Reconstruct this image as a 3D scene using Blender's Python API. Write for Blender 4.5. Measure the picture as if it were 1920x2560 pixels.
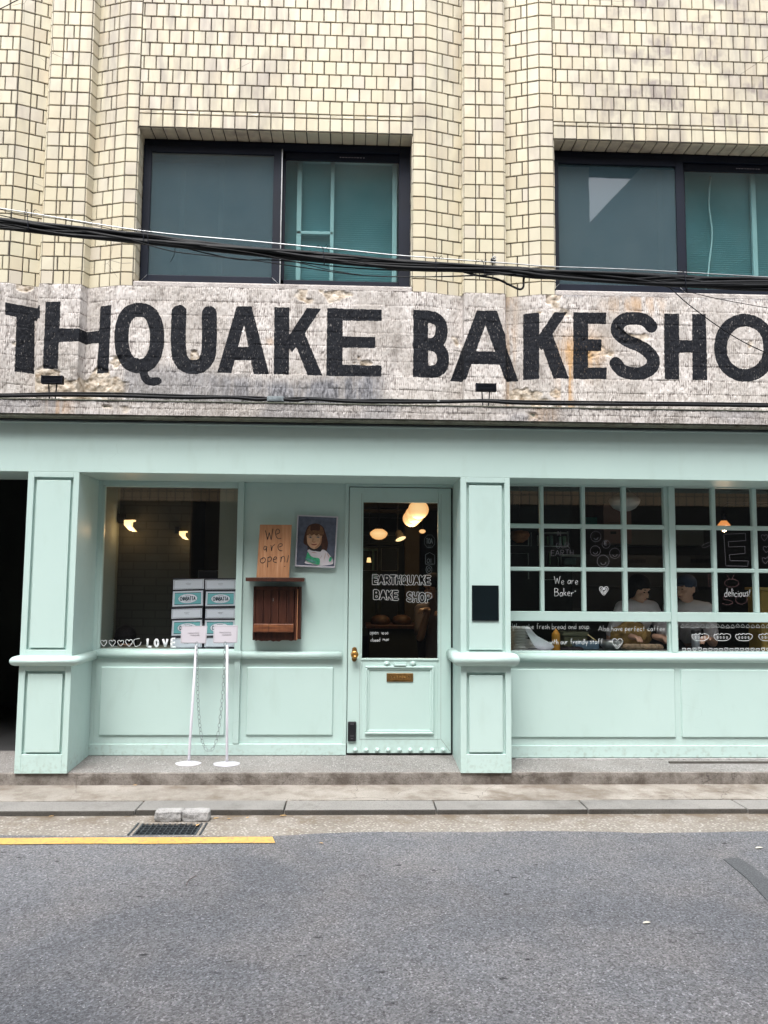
import bpy, bmesh, math, random
import numpy as np
from mathutils import Vector, Matrix
random.seed(7); RNG=np.random.default_rng(7)
# ---------------------------------------------------------------- camera, world, sun, exposure
F=2011.15; YAW,PITCH,ROLL=.0388,.0898,.0078; CAM=np.array([0.,-6.085,1.357])
def _axes(y,p,r):
    fw=np.array([math.sin(y)*math.cos(p),math.cos(y)*math.cos(p),math.sin(p)])
    rt=np.array([math.cos(y),-math.sin(y),0.]); up=np.cross(rt,fw)
    return rt*math.cos(r)+up*math.sin(r), -rt*math.sin(r)+up*math.cos(r), fw
RT,UP,FW=_axes(YAW,PITCH,ROLL)
def at(x,y,Y):      # where the sight line through photo point (x,y) meets the real plane at depth Y
    d=FW*F+RT*(x-960)-UP*(y-1280); t=(Y-CAM[1])/d[1]; return CAM+d*t
def atZ(x,y,Z):
    d=FW*F+RT*(x-960)-UP*(y-1280); t=(Z-CAM[2])/d[2]; return CAM+d*t
S=bpy.context.scene
for o in list(bpy.data.objects): bpy.data.objects.remove(o)
cam=bpy.data.cameras.new('camera'); co=bpy.data.objects.new('camera',cam); S.collection.objects.link(co)
cam.sensor_fit='HORIZONTAL'; cam.sensor_width=36; cam.lens=36*F/1920; cam.clip_end=500; cam.clip_start=.05
m=Matrix(((RT[0],UP[0],-FW[0],CAM[0]),(RT[1],UP[1],-FW[1],CAM[1]),(RT[2],UP[2],-FW[2],CAM[2]),(0,0,0,1)))
co.matrix_world=m; S.camera=co
S.render.resolution_x=768; S.render.resolution_y=1024
S.view_settings.view_transform='Standard'; S.view_settings.look='None'; S.view_settings.gamma=1
S.view_settings.exposure=1.48
SUN_EL=math.radians(63); SUN_AZ=math.radians(196)    # azimuth clockwise from +Y: behind the camera, a little left
w=bpy.data.worlds.new('World'); S.world=w; w.use_nodes=True; nt=w.node_tree
bg=nt.nodes['Background']; sky=nt.nodes.new('ShaderNodeTexSky'); sky.sky_type='NISHITA'; sky.sun_disc=False
sky.sun_elevation=SUN_EL; sky.sun_rotation=SUN_AZ; sky.dust_density=4; sky.air_density=1.2; sky.ozone_density=1
hs=nt.nodes.new('ShaderNodeHueSaturation'); hs.inputs['Saturation'].default_value=.32
nt.links.new(sky.outputs[0],hs.inputs['Color']); nt.links.new(hs.outputs[0],bg.inputs['Color']); bg.inputs['Strength'].default_value=.15
sl=bpy.data.lights.new('sun','SUN'); sl.energy=1.35; sl.angle=math.radians(28); sl.color=(1,.985,.96)
so=bpy.data.objects.new('sun',sl); S.collection.objects.link(so); so.location=(0,-4,12)
sd=Vector((math.sin(SUN_AZ)*math.cos(SUN_EL),math.cos(SUN_AZ)*math.cos(SUN_EL),math.sin(SUN_EL)))
so.rotation_euler=sd.to_track_quat('Z','Y').to_euler()
# ---------------------------------------------------------------- materials
class NT:
    def __init__(s,name):
        s.m=bpy.data.materials.new(name); s.m.use_nodes=True; s.t=s.m.node_tree; s.b=s.t.nodes['Principled BSDF']; s.out=s.t.nodes['Material Output']
        s._tc=None
    def n(s,typ,out=0,props=None,**inp):
        nd=s.t.nodes.new('ShaderNode'+typ)
        for k,v in (props or {}).items(): setattr(nd,k,v)
        for k,v in inp.items():
            key=int(k[1:]) if k[0]=='i' and k[1:].isdigit() else k.replace('_',' ')
            s.set(nd.inputs[key],v)
        return nd.outputs[out] if out is not None else nd
    def set(s,sock,v):
        if isinstance(v,bpy.types.NodeSocket): s.t.links.new(v,sock)
        else:
            if isinstance(v,(tuple,list)) and len(v)==3 and sock.type=='RGBA': v=(*v,1)
            sock.default_value=v
    def P(s,**k):
        for a,v in k.items(): s.set(s.b.inputs[a.replace('_',' ')],v)
        return s
    def co(s,scale=(1,1,1)):
        if s._tc is None: s._tc=s.n('TexCoord',3)
        return s.n('Mapping',Vector=s._tc,Scale=scale)
    def noise(s,scale,detail=3,sc=(1,1,1),out=0,rough=.5): return s.n('TexNoise',out,Vector=s.co(sc),Scale=scale,Detail=detail,Roughness=rough)
    def vor(s,scale,sc=(1,1,1),out=0,feat='F1'): return s.n('TexVoronoi',out,props={'feature':feat},Vector=s.co(sc),Scale=scale)
    def ramp(s,fac,*st):
        nd=s.t.nodes.new('ShaderNodeValToRGB'); s.set(nd.inputs[0],fac); e=nd.color_ramp.elements
        while len(e)<len(st): e.new(.5)
        for i,(p,c) in enumerate(st):
            e[i].position=p; e[i].color=(c,c,c,1) if isinstance(c,(int,float)) else (*c,1)
        return nd.outputs[0]
    def mix(s,f,a,b,mode='MIX'):
        nd=s.t.nodes.new('ShaderNodeMix'); nd.data_type='RGBA'; nd.blend_type=mode
        s.set(nd.inputs[0],f); s.set(nd.inputs[6],a); s.set(nd.inputs[7],b); return nd.outputs[2]
    def math(s,op,a,b=0.,c=0.):
        nd=s.t.nodes.new('ShaderNodeMath'); nd.operation=op; s.set(nd.inputs[0],a); s.set(nd.inputs[1],b); s.set(nd.inputs[2],c); return nd.outputs[0]
    def bump(s,h,st=.3,d=.01):
        s.set(s.b.inputs['Normal'],s.n('Bump',Height=h,Strength=st,Distance=d)); return s
    def attr(s,name,out=2): return s.n('Attribute',out,props={'attribute_name':name})
def simple(name,col,rough=.5,var=.08,scale=6,bump=0,metal=0,bscale=60,spec=.5,**k):
    t=NT(name); dk=tuple(c*(1-var) for c in col); lt=tuple(min(1,c*(1+var)) for c in col)
    t.P(Base_Color=t.ramp(t.noise(scale,4),(.3,dk),(.7,lt)),Roughness=rough,Metallic=metal,Specular_IOR_Level=spec,**k)
    if bump: t.bump(t.noise(bscale,3),bump,.002)
    return t.m
M={}
def mint():
    t=NT('mint_paint'); c=t.ramp(t.noise(1.3,4),(.3,(.455,.60,.568)),(.7,(.487,.63,.598)))
    g=t.ramp(t.noise(9,6,(1,1,.35)),(.56,0),(.8,.22)); c=t.mix(g,c,(.33,.43,.38))
    # foot splashes and scuffs close to the step
    z=t.n('SeparateXYZ',2,Vector=t.n('NewGeometry',0)); low=t.ramp(z,(0.,1.),(.16,0.)); sp=t.ramp(t.noise(30,5),(.5,0),(.7,.5)); c=t.mix(t.math('MULTIPLY',low,sp),c,(.28,.33,.28))
    sc=t.ramp(t.vor(2.2,(1,1,6),feat='DISTANCE_TO_EDGE'),(0.,.35),(.006,0)); c=t.mix(t.math('MULTIPLY',sc,t.ramp(t.noise(3),(.62,0),(.66,1))),c,(.3,.42,.38))
    t.P(Base_Color=c,Roughness=t.ramp(t.noise(14,4),(.3,.36),(.7,.5)),Specular_IOR_Level=.45); t.bump(t.noise(70,5,(1,1,.4)),.10,.002); return t.m
M['mint']=mint()
def tilemat():
    t=NT('glazed_tile'); a=t.attr('tint'); b=t.attr('tint2')
    c=t.ramp(a,(0,(.58,.51,.375)),(.3,(.605,.55,.41)),(.62,(.615,.57,.43)),(.85,(.60,.555,.435)),(1,(.575,.52,.43)))
    st=t.math('MULTIPLY',t.ramp(t.noise(1.1,4,(1,1,.5)),(.40,0),(.60,1)),t.ramp(t.noise(13,5,(1,1,.22)),(.36,0),(.70,.8)))
    zz=t.n('SeparateXYZ',2,Vector=t.n('NewGeometry',0)); st=t.math('MULTIPLY',st,t.ramp(t.math('MULTIPLY_ADD',zz,.5,-2.2),(.0,.12),(.35,1)))
    xx=t.n('SeparateXYZ',0,Vector=t.n('NewGeometry',0)); so_=t.math('MULTIPLY',t.ramp(t.math('MULTIPLY_ADD',xx,.25,0.),(.38,0),(.55,1)),t.ramp(t.math('MULTIPLY_ADD',zz,.5,-2.5),(.0,0),(.10,1))); so_=t.math('MULTIPLY',so_,t.ramp(t.noise(3.2,5,(1,1,1.6)),(.44,0),(.62,1))); so_=t.math('MULTIPLY',so_,t.ramp(t.noise(24,4,(1,1,.3)),(.28,.2),(.58,1))); st=t.math('MAXIMUM',st,so_)
    c=t.mix(st,c,(.30,.26,.23)); c=t.mix(t.ramp(t.noise(40,4),(.55,0),(.8,.12)),c,(.5,.42,.3))
    cr=t.math('MULTIPLY',t.ramp(t.vor(2.0,(1,1,1),feat='DISTANCE_TO_EDGE'),(0,1.),(.004,0)),t.ramp(t.noise(1.7),(.6,0),(.63,1)))
    c=t.mix(cr,c,(.12,.1,.08))
    t.P(Base_Color=c,Roughness=t.math('MULTIPLY_ADD',b,.25,.16),Specular_IOR_Level=.45); t.bump(t.noise(22,3),.12,.003); return t.m
M['tile']=tilemat()
M['grout']=simple('dark_grout',(.045,.038,.033),.95,.4,20,.4)
def signmat():
    t=NT('combed_concrete'); h=t.attr('h'); br=t.attr('brk'); ru=t.attr('rust'); gr=t.attr('grey'); sd=t.attr('paint')
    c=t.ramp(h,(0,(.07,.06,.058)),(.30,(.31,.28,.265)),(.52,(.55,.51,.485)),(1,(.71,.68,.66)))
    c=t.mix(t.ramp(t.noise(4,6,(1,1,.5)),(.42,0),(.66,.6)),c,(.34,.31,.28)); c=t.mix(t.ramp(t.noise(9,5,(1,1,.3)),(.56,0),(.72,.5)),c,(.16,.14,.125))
    c=t.mix(br,c,t.ramp(t.noise(26,5),(.3,(.22,.17,.12)),(.5,(.5,.43,.35)),(.7,(.68,.62,.55))))
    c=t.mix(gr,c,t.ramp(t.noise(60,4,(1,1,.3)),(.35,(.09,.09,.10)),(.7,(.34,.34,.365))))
    c=t.mix(ru,c,(.50,.27,.08),'MIX')
    mask=t.ramp(t.math('MULTIPLY_ADD',sd,1.,.5),(.494,1),(.506,0))
    worn=t.ramp(t.noise(120,4,(1,1,.4)),(.62,1),(.74,.6)); worn2=t.ramp(h,(.94,1),(1,.85)); mask=t.math('MULTIPLY',t.math('MULTIPLY',mask,worn),worn2)
    pc=t.ramp(t.noise(30,3),(.3,(.007,.008,.012)),(.7,(.014,.016,.021)))
    t.P(Base_Color=t.mix(mask,c,pc),Roughness=.85,Specular_IOR_Level=.2); t.bump(t.noise(160,4),.5,.004); return t.m
M['sign']=signmat()
def asphalt():
    t=NT('asphalt'); c=t.ramp(t.noise(.7,5,(.6,1,1)),(.35,(.108,.112,.125)),(.65,(.165,.169,.183)))
    c=t.mix(t.ramp(t.noise(2.6,5),(.4,0),(.75,.35)),c,(.215,.195,.185))
    g=t.ramp(t.vor(125,out=1),(.0,.38),(.5,.9),(.8,1.2),(1,2.1)); c=t.mix(1.,c,g,'MULTIPLY')
    g=t.ramp(t.vor(260,out=1),(.0,.7),(1,1.35)); c=t.mix(1.,c,g,'MULTIPLY')
    c2=t.ramp(t.vor(48),(.0,1.),(.16,0)); sel=t.ramp(t.vor(48,out=1),(.55,0),(.62,.95)); c=t.mix(t.math('MULTIPLY',c2,sel),c,(.62,.62,.60))
    c3=t.ramp(t.vor(33),(.08,1.),(.20,0)); sel=t.ramp(t.vor(33,out=1),(.62,0),(.66,.85)); c=t.mix(t.math('MULTIPLY',c3,sel),c,(.045,.045,.05))
    ds=t.math('MULTIPLY',t.ramp(t.vor(7,(1,1.8,1)),(.09,1),(.19,0)),t.ramp(t.vor(7,(1,1.8,1),out=1),(.42,0),(.5,1))); ds=t.math('MULTIPLY',ds,t.ramp(t.noise(45,3),(.44,0),(.52,1)))
    ds=t.math('MULTIPLY',ds,t.ramp(t.noise(1.3,3),(.44,0),(.52,1))); c=t.mix(ds,c,(.025,.025,.028))
    t.P(Base_Color=c,Roughness=.82,Specular_IOR_Level=.35); t.bump(t.math('ADD',t.vor(125),t.noise(130,3)),.7,.006); return t.m
M['asphalt']=asphalt()
def asphalt2():
    t=NT('patch_asphalt'); c=t.ramp(t.noise(120,3),(.35,(.045,.048,.054)),(.65,(.10,.105,.113))); t.P(Base_Color=c,Roughness=.8); t.bump(t.noise(110,3),.5,.008); return t.m
M['patch']=asphalt2()
def terrazzo():
    t=NT('terrazzo'); c=t.ramp(t.noise(1.8,4),(.3,(.14,.133,.127)),(.7,(.215,.205,.197)))
    v=t.ramp(t.vor(95),(.28,1),(.42,0)); sel=t.ramp(t.vor(95,out=1),(.35,.15),(.75,.9)); c=t.mix(t.math('MULTIPLY',v,sel),c,(.50,.485,.47))
    v=t.ramp(t.vor(60,out=1),(.82,0),(.9,.7)); c=t.mix(v,c,(.08,.075,.07))
    c=t.mix(t.ramp(t.noise(3.1,5),(.5,0),(.72,.55)),c,(.16,.14,.13))
    t.P(Base_Color=c,Roughness=.7); t.bump(t.vor(95),.3,.002); return t.m
M['terrazzo']=terrazzo()
def concrete(name,a,b,stain,sc=1.5,sth=.46,bs=.6,crack=True,peb=0):
    t=NT(name); c=t.ramp(t.noise(sc,6,rough=.65),(.3,a),(.7,b)); c=t.mix(t.ramp(t.noise(sc*2.7,6,(1,1,1),rough=.7),(sth,0),(sth+.2,.75)),c,stain)
    c=t.mix(t.ramp(t.noise(150,3),(.3,.55),(.48,0)),c,tuple(x*.35 for x in a))
    hgt=t.noise(70,6)
    if peb:
        v=t.ramp(t.vor(peb,(1,1.3,1)),(.2,1),(.5,0)); sel=t.ramp(t.vor(peb,(1,1.3,1),out=1),(.2,.0),(.85,1)); k=t.math('MULTIPLY',v,sel); c=t.mix(k,c,(.52,.495,.455)); 
        v2=t.ramp(t.vor(peb*.63,(1,1.3,1)),(.25,1),(.4,0)); k2=t.math('MULTIPLY',v2,t.ramp(t.vor(peb*.63,(1,1.3,1),out=1),(.75,0),(.78,.7))); c=t.mix(k2,c,(.20,.18,.16)); hgt=t.math('ADD',t.math('ADD',k,k2),t.noise(70,4))
    if peb:
        yy=t.n('SeparateXYZ',1,Vector=t.n('NewGeometry',0)); dk=t.math('MULTIPLY',t.ramp(t.math('MULTIPLY_ADD',yy,1.,1.2),(.28,0),(.55,1)),t.ramp(t.noise(7,5),(.35,0),(.6,.9))); c=t.mix(dk,c,(.13,.10,.07))
    if crack:
        wv=t.n('VectorMath',0,props={'operation':'ADD'},i0=t.co(),i1=t.n('VectorMath',0,props={'operation':'SCALE'},i0=t.noise(6,5,out=1),Scale=.18))
        e=t.n('TexVoronoi',0,props={'feature':'DISTANCE_TO_EDGE'},Vector=wv,Scale=1.6); cr=t.math('MULTIPLY',t.ramp(e,(0,.8),(.005,0)),t.ramp(t.noise(1.3),(.5,0),(.56,1))); c=t.mix(cr,c,(.06,.05,.045))
    t.P(Base_Color=c,Roughness=.88,Specular_IOR_Level=.3); t.bump(hgt,bs,.006); return t.m
M['riser']=concrete('weathered_riser',(.16,.142,.128),(.31,.285,.26),(.06,.045,.034),1.9,.44,.8)
M['pavement']=concrete('pavement_concrete',(.20,.18,.155),(.37,.34,.305),(.13,.10,.075),1.4,.45,.55)
M['kerb']=concrete('kerb_stone',(.18,.175,.168),(.265,.255,.24),(.12,.112,.10),1.1,.52,.3,False)
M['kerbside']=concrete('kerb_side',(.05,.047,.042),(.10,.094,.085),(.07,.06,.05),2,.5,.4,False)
M['gutter']=concrete('pebble_gutter',(.20,.18,.155),(.29,.265,.235),(.16,.12,.08),1.3,.55,.8,False,48)
M['rubble']=concrete('rubble',(.26,.255,.25),(.47,.46,.455),(.11,.105,.10),9,.50,1,False)
M['soffit']=concrete('dark_green_concrete',(.10,.11,.085),(.20,.21,.165),(.06,.045,.03),4,.5,.5,False)
M['sillc']=concrete('window_sill_concrete',(.42,.38,.36),(.6,.56,.54),(.12,.10,.09),3,.5,.8,False)
M['yellow']=(lambda t:(t.P(Base_Color=t.mix(t.ramp(t.noise(60,6),(.50,0),(.68,.75)),t.ramp(t.noise(4,5),(.3,(.58,.33,.08)),(.7,(.64,.385,.11))),(.24,.19,.12)),Roughness=.65),t.bump(t.noise(110,3),.5,.004),t.m)[2])(NT('yellow_road_paint'))
M['alu']=simple('dark_aluminium',(.003,.006,.016),.6,.2,5,.05,0,90,.25)
M['black']=simple('black_plastic',(.008,.009,.012),.35,.2,5)
M['cable']=simple('cable_sheath',(.003,.004,.006),.6,.3,12,spec=.25)
M['steel']=simple('galvanised_wire',(.42,.43,.44),.4,.2,30,metal=.8)
M['chainm']=simple('grey_chain_plastic',(.22,.27,.27),.4,.1)
M['brass']=simple('brass',(.50,.27,.08),.3,.25,25,.15,metal=.9,bscale=120)
M['brassd']=simple('aged_brass',(.24,.14,.05),.45,.3,25,.2,metal=.75)
M['white']=simple('white_paint',(.52,.51,.56),.4,.03)
M['paper']=simple('white_paper',(.56,.535,.585),.55,.03)
M['marker']=simple('white_marker',(.80,.82,.84),.8,.03)
M['faint']=simple('faint_marker',(.20,.23,.24),.8,.1)
M['pink']=simple('pink_chalk',(.16,.085,.09),.8,.1)
M['ink']=simple('black_ink',(.02,.018,.018),.6,.1)
M['greyink']=simple('grey_ink',(.30,.28,.32),.6,.1)
M['pvc']=simple('white_window_plastic',(.21,.35,.37),.4,.04)
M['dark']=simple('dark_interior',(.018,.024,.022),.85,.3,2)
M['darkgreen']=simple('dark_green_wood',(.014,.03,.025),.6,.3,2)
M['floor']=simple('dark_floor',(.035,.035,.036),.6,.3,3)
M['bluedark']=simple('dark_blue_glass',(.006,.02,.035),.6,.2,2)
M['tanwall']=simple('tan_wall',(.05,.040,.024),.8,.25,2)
M['palewall']=simple('pale_wall',(.19,.21,.17),.8,.1,2)
M['screen']=None
def wood(name,a,b,c,sc=(14,14,1.3),r=.5,dist=1.5):
    t=NT(name); n=t.noise(3,6,sc,rough=.6); w_=t.n('TexWave',1,props={'wave_type':'BANDS','bands_direction':'X'},Vector=t.co((1,1,.12)),Scale=9.,Distortion=dist*4,Detail=3.)
    col=t.ramp(n,(.3,a),(.5,b),(.72,c)); col=t.mix(t.math('MULTIPLY',w_,.25),col,a); t.P(Base_Color=col,Roughness=r); t.bump(n,.25,.002); return t.m
M['plywood']=wood('plywood',(.30,.135,.06),(.42,.205,.10),(.52,.28,.155))
M['redwood']=wood('stained_wood',(.022,.007,.005),(.052,.016,.009),(.085,.028,.014),(10,10,1),.4)
M['redwood2']=wood('worn_wood',(.06,.018,.010),(.17,.06,.025),(.33,.13,.05),(1.5,6,12),.4,4)
M['woodedge']=wood('wood_edge',(.35,.14,.06),(.48,.22,.11),(.55,.28,.14))
def glass(name,tint=(.93,.97,.95),ior=1.62,rough=.015,wav=.0):
    t=NT(name); t.t.nodes.remove(t.b)
    tr=t.n('BsdfTransparent',Color=tint); gl=t.n('BsdfGlossy',Color=(1,1,1),Roughness=rough); cs=t.math('ABSOLUTE',t.n('VectorMath',1,props={'operation':'DOT_PRODUCT'},i0=t.n('NewGeometry',1),i1=t.n('NewGeometry',4))); f0=((ior-1)/(ior+1))**2*1.9; fr=t.math('MULTIPLY_ADD',t.math('POWER',t.math('SUBTRACT',1.,cs),5.),1-f0,f0)
    if wav:
        b=t.n('Bump',Height=t.noise(2.2,2),Strength=wav,Distance=.01); t.t.links.new(b,gl.node.inputs['Normal'])
    mx=t.n('MixShader',i0=fr,i1=tr,i2=gl); t.t.links.new(mx,t.out.inputs['Surface']); return t.m
M['glass']=glass('shop_glass',(1,1,1),1.56,wav=.03); M['upglass']=glass('tinted_window_glass',(.88,.975,.965),1.50,.012,.02)
def screenm():
    t=NT('insect_screen'); t.t.nodes.remove(t.b); tr=t.n('BsdfTransparent',Color=(.8,.8,.8)); df=t.n('BsdfDiffuse',Color=(.105,.145,.18))
    wv=t.n('TexWave',1,props={'bands_direction':'Z'},Vector=t.co(),Scale=30.,Distortion=.3)
    mx=t.n('MixShader',i0=t.math('MULTIPLY_ADD',wv,.16,.46),i1=tr,i2=df); t.t.links.new(mx,t.out.inputs['Surface']); return t.m
M['screen']=screenm()
def blindm():
    t=NT('teal_blind'); n=t.noise(1.2,3); c=t.ramp(n,(.3,(.12,.30,.33)),(.7,(.26,.48,.53))); t.P(Base_Color=c,Roughness=.6); return t.m
M['blind']=blindm()
def emis(name,col,st):
    t=NT(name); t.P(Base_Color=(.8,.8,.8),Emission_Color=col,Emission_Strength=st,Roughness=.4); return t.m
def lampm():
    t=NT('lit_opal_glass'); lw=t.n('LayerWeight',1,Blend=.35); c=t.ramp(lw,(0,(1,.66,.30)),(.75,(.9,.42,.13)))
    t.P(Base_Color=(.8,.7,.6),Emission_Color=c,Emission_Strength=.36); return t.m
M['lamp']=lampm(); M['bulb']=emis('lamp_light',(1,.74,.36),.5); M['sconce']=emis('lit_paper_shade',(1,.66,.28),.5)
M['amber']=emis('amber_shade',(1,.36,.08),.28)
M['milk']=simple('unlit_milk_glass',(.34,.36,.35),.3,.04)
def brickm():
    t=NT('painted_brick'); b=t.n('TexBrick',0,Vector=t.n('Mapping',Vector=t.n('TexCoord',3),Rotation=(math.pi/2,0,0)),Color1=(.050,.053,.046),Color2=(.056,.058,.05),Mortar=(.040,.042,.037),Scale=1.,Mortar_Size=.006,Brick_Width=.2,Row_Height=.07)
    t.P(Base_Color=b,Roughness=.8); return t.m
M['brick']=brickm()
# ---------------------------------------------------------------- mesh helpers
W={}
class MB:
    def __init__(s): s.v=[];s.f=[];s.m=[];s.s=[]
    def add(s,v,f,mat=0,sm=False):
        k=len(s.v); s.v+= [tuple(map(float,p)) for p in v]; s.f+=[tuple(i+k for i in q) for q in f]; s.m+=[mat]*len(f); s.s+=[sm]*len(f); return s
    def box(s,x0,x1,y0,y1,z0,z1,mat=0):
        v=[(x,y,z) for x in (x0,x1) for y in (y0,y1) for z in (z0,z1)]
        return s.add(v,[(0,1,3,2),(4,6,7,5),(0,4,5,1),(2,3,7,6),(0,2,6,4),(1,5,7,3)],mat)
    def prism(s,pts,d,mat=0):       # closed outline (world points), pushed by vector d
        n=len(pts); d=np.array(d); p=[np.array(q,float) for q in pts]
        return s.add([*p,*[q+d for q in p]],[tuple(range(n)),tuple(range(2*n-1,n-1,-1))]+[(i,i+n,(i+1)%n+n,(i+1)%n) for i in range(n)],mat)
    def tube(s,pts,r,seg=8,mat=0,flat=1.,cap=True):
        P=[np.array(p,float) for p in pts]; n=len(P)
        if n<2: return s
        rs=r if isinstance(r,(list,tuple)) else [r]*n; v=[]; f=[]; prev=None
        for i in range(n):
            t=P[min(i+1,n-1)]-P[max(i-1,0)]; L=np.linalg.norm(t); t=t/L if L>1e-9 else np.array([0,0,1.])
            a=np.array([0,1.,0]) if abs(t[1])<.9 else np.array([0,0,1.])
            if prev is not None: a=prev
            a=a-t*(a@t); a/=np.linalg.norm(a)+1e-12; prev=a; b=np.cross(t,a)
            for k in range(seg):
                q=2*math.pi*k/seg; v.append(P[i]+a*math.cos(q)*rs[i]*flat+b*math.sin(q)*rs[i])
        for i in range(n-1):
            for k in range(seg):
                k2=(k+1)%seg; f.append((i*seg+k,i*seg+k2,(i+1)*seg+k2,(i+1)*seg+k))
        if cap: f+=[tuple(range(seg-1,-1,-1)),tuple((n-1)*seg+k for k in range(seg))]
        return s.add(v,f,mat,True)
    def lathe(s,c,prof,seg=24,axis='Z',mat=0):   # prof: (radius, height) list
        v=[];f=[]
        for (r,h) in prof:
            for k in range(seg):
                a=2*math.pi*k/seg; x,y=r*math.cos(a),r*math.sin(a)
                v.append({'Z':(c[0]+x,c[1]+y,c[2]+h),'Y':(c[0]+x,c[1]+h,c[2]+y)}[axis])
        for i in range(len(prof)-1):
            for k in range(seg):
                k2=(k+1)%seg; f.append((i*seg+k,i*seg+k2,(i+1)*seg+k2,(i+1)*seg+k))
        return s.add(v,f,mat,True)
    def rects(s,lst,mat=0):
        for b in lst: s.box(*b,mat)
        return s
    def build(s,name,mats,parent=None,loc=(0,0,0),bevel=0,bseg=2,tags=None,dtype=None):
        if not isinstance(mats,(list,tuple)): mats=[mats]
        org=np.array(W[parent.name] if parent else loc,float)
        me=bpy.data.meshes.new(name); me.from_pydata([tuple(np.array(q)-org) for q in s.v],[],s.f)
        for mm in mats: me.materials.append(mm)
        me.polygons.foreach_set('material_index',s.m); me.polygons.foreach_set('use_smooth',s.s)
        bm=bmesh.new(); bm.from_mesh(me); bmesh.ops.recalc_face_normals(bm,faces=bm.faces); bm.to_mesh(me); bm.free(); me.update()
        o=bpy.data.objects.new(name,me); S.collection.objects.link(o)
        if parent: o.parent=parent
        else: o.location=org
        W[o.name]=tuple(org)
        if bevel:
            b=o.modifiers.new('bevel','BEVEL'); b.width=bevel; b.segments=bseg; b.limit_method='ANGLE'; b.angle_limit=math.radians(40); b.harden_normals=False
        if tags: tag(o,*tags)
        return o
def tag(o,label=None,cat=None,group=None,kind=None):
    for k,v in (('label',label),('category',cat),('group',group),('kind',kind)):
        if v: o[k]=v
    return o
def thing(name,label,cat,loc=(0,0,0),group=None):
    o=bpy.data.objects.new(name,None); S.collection.objects.link(o); o.location=loc; o.empty_display_size=.1; W[o.name]=tuple(map(float,loc)); return tag(o,label,cat,group)
def dup(o,parent=None,loc=None,label=None):
    c=o.copy(); S.collection.objects.link(c); W[c.name]=W[o.name]
    if parent: c.parent=parent
    if loc is not None: c.location=loc
    if label: c['label']=label
    for ch in list(o.children): dup(ch,c)
    return c
def smooth(p,n=5,closed=False):
    p=[np.array(q,float) for q in p]
    if len(p)<3: return p
    g=(lambda i:p[i%len(p)]) if closed else (lambda i:p[max(0,min(len(p)-1,i))])
    out=[]
    for i in range(len(p) if closed else len(p)-1):
        a,b,c,d=g(i-1),g(i),g(i+1),g(i+2)
        for k in range(n):
            t=k/n; out.append(.5*((2*b)+(-a+c)*t+(2*a-5*b+4*c-d)*t*t+(-a+3*b-3*c+d)*t**3))
    out.append(g(len(p)) if closed else p[-1]); return out
def crop(x0,y0,s): return lambda x,y:(x0+x*s,y0+y*s)
CA=crop(0,660,.5787); CB=crop(960,660,.5787); C1=crop(0,1140,.3858); C2=crop(580,1140,.3858); C3=crop(1160,1160,.24406); C4=crop(1540,1160,.24406)
CL=crop(0,1600,.5787); CR=crop(960,1600,.5787); CP=crop(680,1260,.1085); CX=crop(410,1430,.12658); CD=crop(880,1230,.13864); CE=crop(880,1400,.13864); CK=crop(860,1600,.16878)
CW=crop(600,1290,.15817); CS=crop(1260,1540,.26522); CG=crop(300,1980,.25316)
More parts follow.
